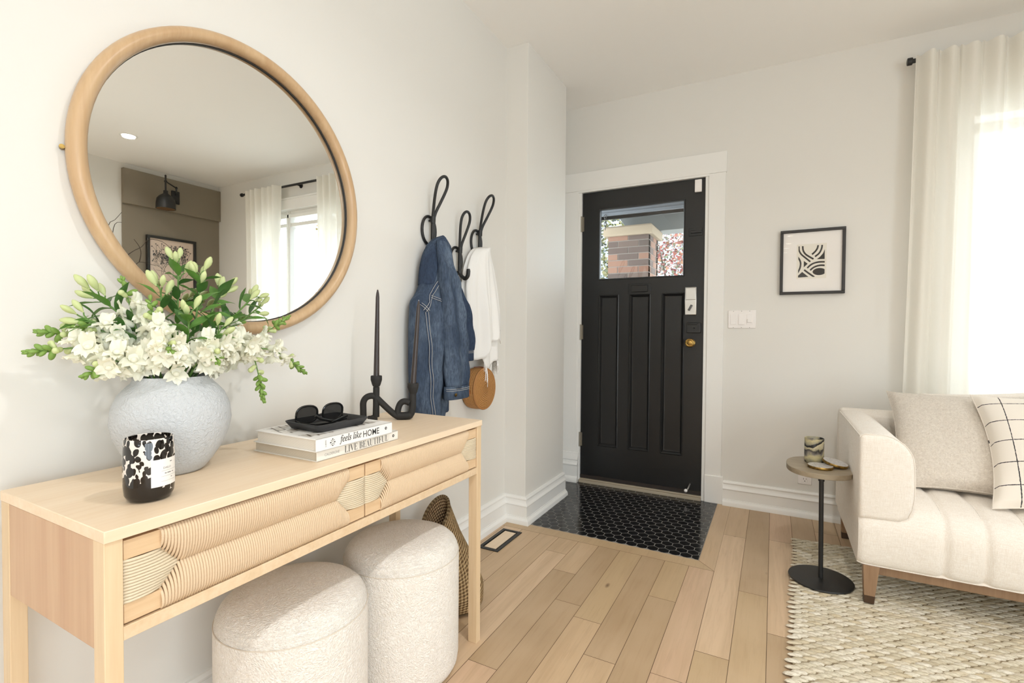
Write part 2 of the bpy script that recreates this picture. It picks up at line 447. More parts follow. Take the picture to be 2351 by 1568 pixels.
# front door
dr = bpy.data.objects.new('door_1', None); COL.objects.link(dr); dr.location = (-.79, YD, 0); BASE['door_1'] = Vector((-.79, YD, 0)); dr['kind'] = 'structure'
dr['label'] = 'black panelled front door with one glass light above three panels'
LX0, LX1, LZ0, LZ1 = -1.187, -.389, .030, 2.010
DY = YD + .002
gx0, gx1, gz0, gz1 = -1.065, -.511, 1.410, 1.888
pz0, pz1 = .262, 1.305
pan = [(-1.068, -.925), (-.856, -.714), (-.645, -.502)]
lf = MB()
lf.box(LX0, LX1, DY + .028, DY + .045, LZ0, gz0 - .03)           # core behind the panels
def rail(a, b, c, d): lf.box(a, b, DY, DY + .040, c, d)
rail(LX0, gx0, gz0, gz1); rail(gx1, LX1, gz0, gz1); rail(LX0, LX1, gz1, LZ1); rail(LX0, LX1, pz1, gz0); rail(LX0, LX1, LZ0, pz0)
xs = [LX0] + [q for p_ in pan for q in p_] + [LX1]
for k in range(0, len(xs), 2): rail(xs[k], xs[k + 1], pz0, pz1)
leaf = mk('door_leaf', lf, M['door'], dr, smooth=False)
for (a, b_) in pan:
    pm = MB()
    # moulded surround and slightly raised field
    o_ = [(a, pz0), (b_, pz0), (b_, pz1), (a, pz1)]
    def ring(i, yy): return [(a + i, yy, pz0 + i), (b_ - i, yy, pz0 + i), (b_ - i, yy, pz1 - i), (a + i, yy, pz1 - i)]
    pm.loft([ring(0, DY + .001), ring(.006, DY - .003), ring(.012, DY + .003), ring(.020, DY + .018), ring(.024, DY + .019)], True, False)
    rr_ = ring(.024, DY + .019); b0 = len(pm.v)
    for q in rr_: pm.vert(q)
    pm.face((b0, b0 + 1, b0 + 2, b0 + 3))
    mk('door_panel', pm, M['door'], dr, angle=25)
gm = MB()
def ring2(i, yy): return [(gx0 + i, yy, gz0 + i), (gx1 - i, yy, gz0 + i), (gx1 - i, yy, gz1 - i), (gx0 + i, yy, gz1 - i)]
gm.loft([ring2(-.006, DY + .001), ring2(-.004, DY - .004), ring2(.002, DY - .003), ring2(.006, DY + .010)], True, False)
mk('glass_bead', gm, M['door'], dr, angle=25)
mk('glass_pane', MB().box(gx0 - .004, gx1 + .004, DY + .016, DY + .020, gz0 - .004, gz1 + .004), M['pane'], dr, smooth=False)
# mail slot
ms = MB().box(-.862, -.712, DY - .004, DY + .002, 1.300, 1.372)
sl = mk('mail_slot', ms, M['door'], dr, bevel=.003)
mk('flap', MB().box(-.842, -.732, DY - .013, DY - .003, 1.315, 1.360), M['black'], sl, bevel=.005)
# smart lock
lk = MB().prism([(-.499 + .004 * math.sin(PI * t), 0) for t in ()] or [(-.496, 1.160), (-.428, 1.160), (-.427, 1.250), (-.429, 1.335), (-.497, 1.335), (-.499, 1.250)], lambda a, b, d: (a, d, b), DY - .030, DY)
lo = mk('keypad_lock', lk, M['steel'], dr, bevel=.004)
lo['label'] = 'brushed steel lock with a tilted thumb turn'
mk('battery_cover', MB().box(-.493, -.432, DY - .034, DY - .029, 1.255, 1.330), M['steel'], lo, bevel=.003)
Mr = Matrix.Translation((-.463, DY - .036, 1.205)) @ Matrix.Rotation(math.radians(28), 4, 'Y')
mk('thumb_turn', MB().box(-.006, .006, -.012, .010, -.020, .020, Mr), plain('lock_grey', (.12, .12, .12), .3, 1), lo, bevel=.002)
rl = MB().box(-.486, -.402, DY - .022, DY, 1.048, 1.112).box(-.480, -.420, DY - .027, DY - .02, 1.100, 1.110)
ro = mk('rim_lock', rl, M['door'], dr, bevel=.003)
mk('lock_button', MB().ball((-.440, DY - .024, 1.080), (.005, .005, .005)), M['black'], ro)
kb = MB().lathe([(.001, 0), (.026, 0), (.027, .004), (.022, .007), (.012, .010), (.010, .024), (.018, .030), (.026, .038), (.028, .046), (.026, .053), (.020, .056), (.016, .055), (.012, .057), (.001, .057)], (-.462, DY, .986), 32, Matrix.Rotation(PI / 2, 4, 'X'))
mk('door_knob', kb, M['brass'], dr)
lt = MB().box(-.482, -.403, DY - .006, DY, 1.656, 1.704).box(-.470, -.405, DY - .016, DY - .005, 1.672, 1.688)
mk('latch', lt, M['door'], dr, bevel=.002)
se = mk('alarm_contact', MB().box(-.449, -.408, DY - .018, DY, 1.925, 2.002), M['white_plastic'], dr, bevel=.003)
se['label'] = 'white plastic alarm contact'
for z0, z1 in ((1.744, 1.852), (.995, 1.102), (.248, .349)):
    hg = MB(); hg.tube([(-1.191, DY - .010, z0), (-1.191, DY - .010, z1)], .007, 10)
    hg.box(-1.206, -1.176, DY - .006, DY - .002, z0 + .004, z1 - .004)
    mk('hinge', hg, plain('painted_hinge', srgb(150, 142, 128), .45, .6), dr)
stp = MB().tube([(-.455, DY, .090), (-.455, DY - .012, .090), (-.462, DY - .030, .070), (-.468, DY - .046, .062)], .006, 10)
so = mk('kickdown_stop', stp, M['steel'], dr)
mk('rubber_tip', MB().ball((-.472, DY - .050, .060), (.011, .011, .011), 14, 8), M['white_plastic'], so)
dp = MB().box(LX0, LX1, DY - .006, DY + .004, .030, .052)
mk('door_sweep', dp, plain('dark_sweep', srgb(46, 38, 34), .5), dr)
struct('trim_5', MB().box(-1.190, -.386, YD - .030, YD + T, 0, .018).box(-1.190, -.386, YD - .012, YD + T, .018, .026), paint('worn_threshold', srgb(172, 160, 140), .5, .3), 'worn metal threshold under the front door', bevel=.002)

# ---------------------------------------------------------------- windows and curtains
def window(name, axis, a0, a1, z0, z1, pos, out, mull, label):
    """axis 'x': the opening runs along x in a wall at y=pos; 'y': along y in a wall at x=pos; out = +1/-1 outward direction"""
    def B(mb, u0, u1, d0, d1, za, zb):
        p0, p1 = sorted((pos + out * d0, pos + out * d1))
        return mb.box(u0, u1, p0, p1, za, zb) if axis == 'x' else mb.box(p0, p1, u0, u1, za, zb)
    r = bpy.data.objects.new(name, None); COL.objects.link(r)
    c = Vector(((a0 + a1) / 2, pos, z0)) if axis == 'x' else Vector((pos, (a0 + a1) / 2, z0))
    r.location = c; BASE[name] = c; r['kind'] = 'structure'; r['label'] = label
    cs = MB()
    B(cs, a0 - .085, a0, -.020, 0, z0 - .02, z1); B(cs, a1, a1 + .085, -.020, 0, z0 - .02, z1)
    B(cs, a0 - .10, a1 + .10, -.026, 0, z1, z1 + .095); B(cs, a0 - .11, a1 + .11, -.032, 0, z1 + .095, z1 + .112)
    mk('casing', cs, M['trim'], r, bevel=.002)
    B(cs2 := MB(), a0 - .11, a1 + .11, -.055, .06, z0 - .03, z0); mk('sill', cs2, M['trim'], r, bevel=.004)
    fr = MB()
    for u0, u1, za, zb in ((a0, a0 + .045, z0, z1), (a1 - .045, a1, z0, z1), (a0, a1, z0, z0 + .05), (a0, a1, z1 - .03, z1)): B(fr, u0, u1, .05, .12, za, zb)
    for m_ in mull:
        B(fr, m_ - .028, m_ + .028, .045, .12, z0, z1)
        B(fr, m_ - .012, m_ + .012, .040, .046, z0, z1)
    B(fr, a0, a1, .04, .10, z1 - .065, z1 - .03); B(fr, a0, a1, .055, .12, z1 - .15, z1 - .115)
    mk('frame', fr, M['trim'], r, bevel=.002)
    us = [a0] + list(mull) + [a1]
    for u0, u1 in zip(us[:-1], us[1:]): mk('pane', B(MB(), u0 + .02, u1 - .02, .085, .089, z0 + .03, z1 - .03), M['pane'], r, smooth=False)
    return r
window('window_1', 'x', WX0, WX1, WZ0, WZ1, YD, 1, [1.19, 1.70], 'white framed front window behind cream curtains')
window('window_2', 'y', SY0, SY1, SZ0, SZ1, XR, 1, [-2.17, -1.03], 'unseen side window facing the mirror wall, enlarged for ceiling light')  # out of view, stretched wide and low to throw light up
window('window_added_rear', 'x', .40, 1.40, .65, 1.75, YB, -1, [.9], 'added rear window for fill light')  # added behind the camera to bring in fill light

def curtain_mat():
    m = NM('sheer_cream_linen', srgb(246, 240, 228), .9)
    d = m.n('BsdfDiffuse'); t = m.n('BsdfTranslucent'); tr = m.n('BsdfTransparent')
    v = m.coord('Object', (420, 420, 420)); c = m.mix(m.noise(v, 1, 2), srgb(247, 244, 236), srgb(252, 250, 244))
    m.l(c, d.inputs[0]); m.l(c, t.inputs[0])
    a = m.n('MixShader'); a.inputs[0].default_value = .36; m.l(d.outputs[0], a.inputs[1]); m.l(t.outputs[0], a.inputs[2])
    b = m.n('MixShader'); b.inputs[0].default_value = .03; m.l(a.outputs[0], b.inputs[1]); m.l(tr.outputs[0], b.inputs[2])
    m.l(b.outputs[0], m.out.inputs['Surface']); return m.m
M['curtain'] = curtain_mat()
RY = YD - .060
def curtain(xa, xb, wob, label, pleats=6, flare=.0):
    z1, z0 = 2.452, .012
    def fn(u, v):
        z = z1 + (z0 - z1) * v
        fall = .45 + .55 * max(0, 1 - v * 3)
        ph = u * pleats * 2 * PI + wob
        sharp = math.sin(ph) + .35 * math.sin(2 * ph + 1.1 + .8 * v) + .22 * math.sin(.7 * ph + v * 2.2)
        amp = (.022 * fall + .010) * (1 + .25 * math.sin(u * 9 + wob))
        x = xa + (xb - xa) * u + .010 * math.sin(ph + PI / 2) - flare * v * (1 - u)
        top = .014 * max(0, math.sin(ph)) if v == 0 else 0
        yy = RY - .040 + amp * sharp * .8 - .006 * math.sin(v * 5 + u * 4)
        return (x, min(yy, RY - .014), z + top)
    o = mk('curtain', MB().grid(fn, 120, 40), M['curtain'], base=((xa + xb) / 2, RY, 0), angle=180, recalc=False)
    return tag(o, label, 'curtain', 'sheer curtains at the front window')
curtain(.605, 1.105, .4, 'cream sheer curtain panel beside the sofa arm, left of the window', 6, .035)
curtain(1.640, 2.165, 1.3, 'cream sheer curtain panel at the far side of the window, beside the taupe wall', 6, -.03)
rt = thing('curtain_rod', 'thin black curtain rod above the front window', 'curtain rod', (1.43, RY, 2.446))
mk('rod', MB().tube([(.600, RY, 2.446), (2.275, RY, 2.446)], .011, 16), M['black'], rt)
for x in (.593, 2.282):
    mk('end_cap', MB().tube([(x - .011, RY, 2.446), (x + .011, RY, 2.446)], .0185, 20), M['black'], rt, bevel=.003)
for x in (.69, 1.45, 2.18):
    mk('bracket', MB().tube([(x, RY, 2.446), (x, YD - .004, 2.446)], .007, 10).tube([(x, YD - .006, 2.446), (x, YD, 2.446)], .022, 16), M['black'], rt)

# ---------------------------------------------------------------- mirror
mc = Vector((XW, .8655, 1.435))
mi = thing('round_mirror', 'large round wall mirror in a rounded pale wood frame above the console', 'mirror', mc)
RM = .381
fm = MB(); rings = []
for k in range(96):
    a = 2 * PI * k / 96; ring = []
    for j in range(16):
        t = 2 * PI * j / 16
        dx = .020 * math.cos(t); dr_ = .0178 * math.sin(t)
        # rounded section, a little squarer towards the wall
        dx = max(dx, -.016) if dx < 0 else dx
        ring.append((XW + .020 + dx, mc.y + (RM + dr_) * math.cos(a), mc.z + (RM + dr_) * math.sin(a)))
    rings.append(ring)
fm.loft(rings, True, False, True)
mk('frame', fm, M['mirrorwood'], mi, angle=60)
gl = MB(); b = len(gl.v)
for k in range(96): gl.vert((XW + .010, mc.y + .3650 * math.cos(2 * PI * k / 96), mc.z + .3650 * math.sin(2 * PI * k / 96)))
gl.face(range(96))
mk('mirror_glass', gl, M['mirror'], mi, smooth=False)
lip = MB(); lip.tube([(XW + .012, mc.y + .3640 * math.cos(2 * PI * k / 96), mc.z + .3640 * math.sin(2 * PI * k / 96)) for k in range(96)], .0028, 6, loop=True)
mk('dark_rim', lip, plain('rim_dark_line', (.02, .018, .015), .6), mi)  # thin black rim along the inner edge of the frame
mk('hanging_screw', MB().tube([(XW, .468, 1.427), (XW + .012, .464, 1.427)], .005, 8), M['brass'], mi)

# ---------------------------------------------------------------- console table
CX0, CX1, CY0, CY1, CZ, CZ2 = -1.250, -.862, .349, 1.408, .7513, .7327
ct_ = thing('console_table', 'light oak console table with two rope fronted drawers along the wall', 'console table', ((CX0 + CX1) / 2, (CY0 + CY1) / 2, 0))
mk('tabletop', MB().box(CX0, CX1, CY0, CY1, CZ2, CZ), M['oakY'], ct_, bevel=.0012)
lw, ld = .0245, .033
for yy in (CY0 + .001, CY1 - .001 - lw):
    for xx in (CX0 + .001, CX1 - .0035 - ld):
        mk('leg', MB().box(xx, xx + ld, yy, yy + lw, 0, CZ2), M['oakZ'], ct_, bevel=.001)
for yy in (CY0 + .002, CY1 - .002 - .018):
    mk('side_panel', MB().box(CX0 + ld + .002, CX1 - .004 - ld, yy, yy + .018, .565, CZ2 - .0012), M['oakEnd'], ct_, bevel=.0008)
yi0, yi1 = CY0 + .001 + lw, CY1 - .001 - lw
mk('front_rail', MB().box(CX1 - .026, CX1 - .0045, yi0, yi1, .5745, .5955), M['oakX'], ct_, bevel=.0008)
mk('bottom_board', MB().box(CX0 + .01, CX1 - .027, yi0, yi1, .5755, .588), M['oakY'], ct_)
mk('back_rail', MB().box(CX0 + .004, CX0 + .022, yi0, yi1, .565, CZ2 - .001), M['oakY'], ct_)
FX = CX1 - .0075            # drawer front plane
dz0, dz1 = .5985, .7265
def drawer(ya, yb):
    bw, bh, pi_ = .053, .030, .030
    zc = (dz0 + dz1) / 2
    d = MB().box(CX0 + .03, FX - .010, ya + .004, yb - .004, dz0 + .003, dz1 - .003)
    dro = mk('drawer', d, M['oakFace'], ct_)
    for y0, y1 in ((ya, ya + bw), (yb - bw, yb)):
        for z0, z1 in ((dz0, dz0 + bh), (dz1 - bh, dz1)):
            mk('corner_block', MB().box(FX - .016, FX, y0, y1, z0, z1), M['oakFace'], dro, bevel=.0008)
    cr_ = .00245; pitch = .0046
    rp = MB()
    zb0, zb1 = dz0 + bh, dz1 - bh
    def bulge(t): return .0065 * math.sin(PI * min(1, max(0, t)) ** .8) ** .8     # 0 at the outer edge, 1 at the crease
    n = int((yb - ya - 2 * bw) / pitch)
    for i in range(n + 1):
        y = ya + bw + (yb - ya - 2 * bw) * i / n
        ins = min(y - (ya + bw), (yb - bw) - y)
        f = min(1, ins / pi_)
        jit = 0
        for sgn in (1, -1):
            zo = dz1 if sgn > 0 else dz0; zb_ = zb1 if sgn > 0 else zb0
            ze = zb_ + (zc - zb_) * f
            pts = [(FX - .011, y + jit, zo - sgn * .0012), (FX - .001, y + jit, zo + sgn * .0002)]
            for k in range(1, 8):
                t = k / 7
                z = zo + (ze - zo) * t
                x = FX + .0008 + bulge(t) * (.45 + .55 * f) - .007 * (t ** 5)
                pts.append((x, y + jit, z))
            pts.append((FX - .010, y + jit, ze - sgn * .0006))
            rp.tube(pts, cr_, 6, False)
    mk('rope_weave', rp, M['cord'], dro, angle=80, recalc=False)
    m = int((zb1 - zb0) / .0050)
    for e, s_ in ((ya, 1), (yb, -1)):
        rh = MB()
        for j in range(m + 1):
            z = zb0 + .0024 + (zb1 - zb0 - .0048) * j / m
            f = 1 - abs(z - zc) / ((zb1 - zb0) / 2)
            L = bw + pi_ * f
            pts = [(FX - .011, e - s_ * .0002, z), (FX - .0015, e + s_ * .0002, z)]
            for k in range(1, 8):
                t = k / 7
                x = FX + .0006 + .003 * math.sin(PI * t) * (.4 + .6 * f) - .009 * t ** 4
                pts.append((x, e + s_ * L * t, z + (zc - z) * .05 * t))
            rh.tube(pts, cr_ * 1.08, 6, False)
        mk('rope_side_weave', rh, M['cordpale'], dro, angle=80, recalc=False)
drawer(yi0 + .002, .8755); drawer(.8795, yi1 - .002)

# ---------------------------------------------------------------- things on the console
# candle jar
jc = Vector((-.9686, .4597, CZ + .0002))
def jar_mat():
    m = NM('black_spotted_glass', (.01, .01, .01), .06, spec=.6)
    v = m.coord('Object', (1, 1, .72)); nz = m.n('TexNoise'); m.l(v, nz.inputs['Vector']); nz.inputs['Scale'].default_value = 40
    vv = m.n('MixRGB'); vv.inputs[0].default_value = .010; m.l(v, vv.inputs[1]); m.l(nz.outputs['Color'], vv.inputs[2])
    d = m.voro(vv.outputs[0], 105)
    sep = m.n('SeparateXYZ'); m.l(m.coord('Object'), sep.inputs[0])
    thr = m.n('MapRange'); m.l(sep.outputs['Z'], thr.inputs[0]); thr.inputs[1].default_value = .012; thr.inputs[2].default_value = .050; thr.inputs[3].default_value = .92; thr.inputs[4].default_value = .66
    big = m.noise(v, 34, 2); th = m.math('MULTIPLY', thr.outputs[0], m.math('ADD', m.math('MULTIPLY', big, .9), .48))
    k = m.math('LESS_THAN', d, th)
    m.color(m.mix(k, srgb(222, 215, 208), (.007, .0055, .005))); return m.m
jr = thing('candle_jar', 'black and white spotted glass candle jar with a white label on the console', 'candle', jc)
jm = MB().lathe([(.001, 0), (.026, .0005), (.0325, .004), (.0362, .012), (.0378, .03), (.0378, .075), (.0366, .100), (.0358, .1085), (.0350, .1092), (.0340, .1085), (.0345, .096), (.0350, .088), (.001, .088)], jc, 64)
mk('jar', jm, jar_mat(), jr, angle=50)
mk('wax', MB().lathe([(.001, .0885), (.0345, .0885), (.0345, .0895), (.001, .0895)], jc, 40), plain('cream_wax', srgb(226, 216, 198), .5), jr)
def jar_patch(a0, a1, z0, z1, r=.0382, n=16):
    return MB().grid(lambda u, v: (jc.x + r * math.cos(a0 + (a1 - a0) * u), jc.y + r * math.sin(a0 + (a1 - a0) * u), jc.z + z0 + (z1 - z0) * v), n, 1)
A0, A1 = math.radians(-22), math.radians(50)
lb = mk('jar_label', jar_patch(A0, A1, .0265, .0735), plain('paper_white', srgb(236, 232, 228), .6), jr, recalc=False)
ink = plain('grey_ink', srgb(112, 108, 106), .7)
def text_mb(body, size, place, sx=1.0, shear=0.0, bold=0.0, box=None):
    c = bpy.data.curves.new('lettering', 'FONT'); c.body = body; c.size = size; c.shear = shear; c.align_x = 'LEFT'; c.resolution_u = 3; c.offset = bold
    o = bpy.data.objects.new('lettering', c); COL.objects.link(o); bpy.context.view_layer.update()
    me = bpy.data.meshes.new_from_object(o.evaluated_get(bpy.context.evaluated_depsgraph_get()))
    mb = MB(); k1 = sx; k2 = 1; x0_ = y0_ = 0
    if box:
        X_ = [v.co.x for v in me.vertices]; Y_ = [v.co.y for v in me.vertices]
        x0_, y0_ = min(X_), min(Y_); k1 = box[0] / (max(X_) - x0_); k2 = box[1] / (max(Y_) - y0_)
    for v in me.vertices: mb.vert(place((v.co.x - x0_) * k1, (v.co.y - y0_) * k2))
    for p in me.polygons: mb.face(list(p.vertices))
    bpy.data.objects.remove(o); bpy.data.curves.remove(c); bpy.data.meshes.remove(me)
    return mb
def jar_text(body, size, a, z):
    return text_mb(body, size, lambda x, y: (jc.x + .0384 * math.cos(a + x / .0384), jc.y + .0384 * math.sin(a + x / .0384), jc.z + z + y))
mk('label_print', jar_text('DAILO', .0050, math.radians(5), .0560), ink, lb, recalc=False, smooth=False)
for z, a0_, a1_ in ((.0662, 24, 31), (.0474, 9, 14), (.0474, 16, 27), (.0474, 31, 36), (.0388, 27, 31)): mk('label_print', jar_patch(math.radians(a0_), math.radians(a1_), z, z + .0014, .0384), ink, lb, recalc=False)
for z in (.0525, .0430, .0345): mk('label_rule', jar_patch(math.radians(0), math.radians(46), z, z + .0003, .0384), ink, lb, recalc=False)

# vase
vc = Vector((-1.120, .5775, CZ + .0002))
vp = [(.001, 0), (.052, 0), (.058, .004), (.072, .022), (.090, .050), (.1025, .080), (.1078, .108), (.1045, .138), (.094, .164), (.080, .180), (.0725, .1875), (.0695, .193), (.0695, .199), (.0685, .2005), (.0655, .199), (.0655, .190), (.078, .172), (.098, .120), (.090, .06), (.05, .012), (.001, .012)]
va = mk('flower_vase', MB().lathe(vp, vc, 64), M['ceramic'], base=vc, angle=60)
tag(va, 'round white textured ceramic vase holding white flowers on the console', 'vase')

# books
def book(ang, c, w, l, h, name, label, cover, pages, prints, mark):
    """w: across (x), l: along the spine (y), spine faces +x"""
    R = Matrix.Translation(c) @ Matrix.Rotation(ang, 4, 'Z')
    r = thing(name, label, 'book', c)
    t = .0022
    cv = MB().box(-w / 2, w / 2, -l / 2, l / 2, 0, t, R).box(-w / 2, w / 2, -l / 2, l / 2, h - t, h, R).box(w / 2 - t, w / 2, -l / 2, l / 2, 0, h, R)
    co = mk('cover', cv, cover, r, bevel=.0006)
    mk('pages', MB().box(-w / 2 + .004, w / 2 - t, -l / 2 + .004, l / 2 - .004, t, h - t, R), pages, r, smooth=False)
    for body, y, z, wd_, hd_, col, bold, turn in prints:
        f = (lambda x, yy: R @ Vector((w / 2 + .0003, -l / 2 + y - yy, z + x))) if turn else (lambda x, yy: R @ Vector((w / 2 + .0003, -l / 2 + y + x, z + yy)))
        mk('spine_lettering', text_mb(body, 1.0, f, 1, 0, bold, (wd_, hd_)), col, co, recalc=False, smooth=False)
    cy, cz = mark
    def dsc(r, x, n=20, pts=None):
        mb = MB(); pts = pts or [(r * math.cos(2 * PI * k / n), r * math.sin(2 * PI * k / n)) for k in range(n)]
        for a, b2 in pts: mb.vert(R @ Vector((w / 2 + x, -l / 2 + cy + a, cz + b2)))
        mb.face(range(len(pts))); return mb
    mo = mk('publisher_mark', dsc(.0040, .0003), it, co, recalc=False, smooth=False)
    mk('mark_wedge', dsc(0, .0005, 3, [(-.0018, 0), (.0012, -.0022), (.0012, .0022)]), cover, co, recalc=False, smooth=False)
    return r, co, R
pg = (lambda m: (m.color(m.mix(m.wave(m.coord('Object', (1, 1, 1)), 260, .6, 2, 2, 'Z'), srgb(206, 198, 186), srgb(230, 224, 214))), m.m)[1])(NM('page_edges', srgb(222, 214, 202), .8))
pg2 = (lambda m: (m.color(m.mix(m.wave(m.coord('Object', (1, 1, 1)), 260, .6, 2, 2, 'Z'), srgb(186, 176, 158), srgb(210, 200, 184))), m.m)[1])(NM('beige_page_edges', srgb(200, 190, 174), .8))
bkw = plain('book_white', srgb(236, 234, 231), .4); bki = plain('book_ivory', srgb(228, 224, 216), .5)
it = plain('black_ink', (.02, .02, .02), .6); gi = plain('soft_grey_ink', srgb(150, 147, 143), .6); dg = plain('dark_grey_ink', srgb(86, 84, 82), .6)
book(math.radians(.6), Vector((-1.018, .902, CZ + .0002)), .222, .274, .0245, 'book', 'ivory book lying at the bottom of the two book stack on the console', bki, pg2,
     [(''.join(chr(0x1D400 + ord(q) - 65) if q != ' ' else ' ' for q in 'LIVE BEAUTIFUL'), .082, .0036, .152, .0172, dg, -.012, 0), ('CALDERONE', .022, .0088, .044, .0062, gi, -.004, 0)], (.255, .0130))
b1, b1c, R1 = book(math.radians(.2), Vector((-1.003, .880, CZ + .0250)), .212, .248, .0295, 'book', 'white cookbook style book on top of the stack, under the black tray', bkw, pg,
     [('\U0001D453\U0001D452\U0001D452\U0001D459\U0001D460 \U0001D459\U0001D456\U0001D458\U0001D452', .068, .0050, .069, .0215, it, .012, 0), ('HOME', .143, .0078, .056, .0158, it, .004, 0), ('LIESS', .0285, .0080, .0150, .0028, dg, .01, 1)], (.2240, .0170))
b1['label'] = 'white book on top of the two book stack, under the black tray'
# small rosette on the spine of the upper book, and the round publisher dots
ro_ = MB()
def disc(cy, cz, r, n=16):
    b = len(ro_.v); w2 = .212 / 2 + .00035
    for k in range(n): ro_.vert(R1 @ Vector((w2, -.124 + cy + r * math.cos(2 * PI * k / n), cz + r * math.sin(2 * PI * k / n))))
    ro_.face(range(b, b + n))
for k in range(8):
    a = 2 * PI * k / 8; disc(.047 + .0062 * math.cos(a), .0148 + .0072 * math.sin(a), .0011 if k % 2 else .0017)
    disc(.047 + .0032 * math.cos(a + .4), .0148 + .0036 * math.sin(a + .4), .0009)
mk('spine_rosette', ro_, it, b1c, recalc=False, smooth=False)
# cover photograph of the upper book: pale abstract room picture
def cov_mat():
    m = NM('cover_picture', (.8, .8, .8), .35); v = m.coord('Object', (9, 14, 1), (0, 0, .5))
    br = m.n('TexBrick'); m.l(v, br.inputs['Vector']); br.inputs['Color1'].default_value = (*srgb(214, 210, 204), 1); br.inputs['Color2'].default_value = (*srgb(170, 162, 152), 1)
    br.inputs['Mortar'].default_value = (*srgb(84, 72, 58), 1); br.inputs['Scale'].default_value = 1.0; br.inputs['Mortar Size'].default_value = .03
    n = m.noise(m.coord('Object'), 28, 2)
    m.color(m.mix(m.ramp(n, [(.45, (0, 0, 0)), (.55, (1, 1, 1))]), br.outputs['Color'], srgb(226, 224, 220))); return m.m
mk('cover_picture', MB().box(-.098, .074, -.114, .114, .0295, .0297, R1), cov_mat(), b1c, smooth=False)

# tray and sunglasses
Rt = Matrix.Translation((-1.0, .880, CZ + .0549)) @ Matrix.Rotation(math.radians(-3), 4, 'Z')
ty = MB()
def rrect(a, b, r, z, n=5):
    out = []
    for cx, cy, s in ((a - r, b - r, 0), (-a + r, b - r, 1), (-a + r, -b + r, 2), (a - r, -b + r, 3)):
        for k in range(n + 1):
            t = (s + k / n) * PI / 2; out.append(Rt @ Vector((cx + r * math.cos(t), cy + r * math.sin(t), z)))
    return out
ty.loft([rrect(.054, .066, .014, 0), rrect(.058, .070, .014, .001), rrect(.067, .080, .015, .016), rrect(.0672, .0802, .015, .0185), rrect(.0655, .0785, .014, .0190), rrect(.0635, .0765, .014, .017), rrect(.056, .069, .013, .0035), rrect(.050, .062, .012, .003)], True, True)
tr_ = mk('tray', ty, (lambda m: (m.bump(m.noise(m.coord(), 90, 3), .15, .001), m.m)[1])(NM('black_stone', srgb(44, 44, 46), .5)), base=Rt.translation, angle=50)
tag(tr_, 'small black stone tray on the books holding sunglasses', 'tray')
sgm = plain('sunglass_frame_black', (.008, .008, .008), .15)
Rg = Matrix.Translation((-1.008, .8765, CZ + .0549 + .0045)) @ Matrix.Rotation(math.radians(-14), 4, 'Z') @ Matrix.Diagonal((1.16, 1.12, 1.22, 1))
sg = thing('sunglasses', 'black sunglasses lying upside down in the tray on the books', 'sunglasses', Rg.translation)
def lens_out(s, k, n):
    t = 2 * PI * k / n; c, q = math.cos(t), math.sin(t)
    ex = .0245 * (abs(c) ** .8) * (1 if c > 0 else -1); ez = .0185 * (abs(q) ** .75) * (1 if q > 0 else -1)
    return Vector((-.020 + .18 * ez, s * .031 + ex, .0205 + ez * (1 if q > 0 else .95)))
for s in (-1, 1):
    n = 28
    rim = MB().tube([Rg @ lens_out(s, k, n) for k in range(n)], .0027, 8, loop=True)
    mk('lens_rim', rim, sgm, sg)
    ln = MB(); b = len(ln.v)
    for k in range(n): ln.vert(Rg @ lens_out(s, k, n))
    ln.face(range(n))
    lm = NM('smoked_lens', (.012, .012, .012), .05); lm.set('Alpha', .94); mk('lens', ln, lm.m, sg, recalc=False)
mk('bridge', MB().tube([Rg @ Vector((-.0215, -.008, .018)), Rg @ Vector((-.0235, 0, .0165)), Rg @ Vector((-.0215, .008, .018))], .003, 8), sgm, sg)
mk('temple_arm', MB().tube([Rg @ Vector(p) for p in ((-.021, -.056, .010), (.000, -.054, .006), (.018, -.030, .004), (.030, .000, .006), (.034, .022, .014), (.036, .036, .019))], [.0028, .0026, .003, .0034, .004, .004], 8, flat=.6), sgm, sg)
mk('temple_arm', MB().tube([Rg @ Vector(p) for p in ((-.021, .056, .010), (.004, .052, .006), (.020, .026, .007), (.032, -.004, .011), (.035, -.026, .018), (.037, -.040, .026))], [.0028, .0026, .003, .0034, .004, .004], 8, flat=.6), sgm, sg)

# candle holder with two tapers: a bent black clay bar standing in one upright plane
HA = Vector((-1.165, 1.225, CZ)); hu = Vector((.7944, .6075, 0))
def H_(s, z): return HA + hu * s + Vector((0, 0, z - CZ))
ch = thing('candle_holder', 'twisted matte black clay candle holder with two cups on the console', 'candle holder', HA + hu * .05)
hm = MB()
def smooth_path(pts, n=6):
    P = [Vector(p) for p in pts]; out = []
    for i in range(len(P) - 1):
        p0, p1, p2, p3 = P[max(i - 1, 0)], P[i], P[i + 1], P[min(i + 2, len(P) - 1)]
        for k in range(n):
            t = k / n
            out.append(.5 * ((2 * p1) + (p2 - p0) * t + (2 * p0 - 5 * p1 + 4 * p2 - p3) * t * t + (3 * p1 - p0 - 3 * p2 + p3) * t ** 3))
    out.append(P[-1]); return out
r0 = .0106
hm.tube([H_(.0015, .862), H_(.001, .80), H_(.0005, .7625)], [r0, r0, r0 * 1.05], 14)
hm.tube(smooth_path([H_(.004, .7605), H_(-.012, .7585), H_(-.026, .7575)]), [.0105] * 7 + [.009] * 5 + [.006], 12)
hm.tube(smooth_path([H_(-.040, .7605), H_(-.0405, .785), H_(-.040, .812), H_(-.030, .828), H_(-.012, .833), H_(.002, .826), H_(.018, .810), H_(.040, .788), H_(.060, .770), H_(.076, .760)], 5), r0, 14)
hm.tube(smooth_path([H_(.072, .762), H_(.072, .785), H_(.080, .806), H_(.094, .813), H_(.110, .808)], 6), r0, 14)
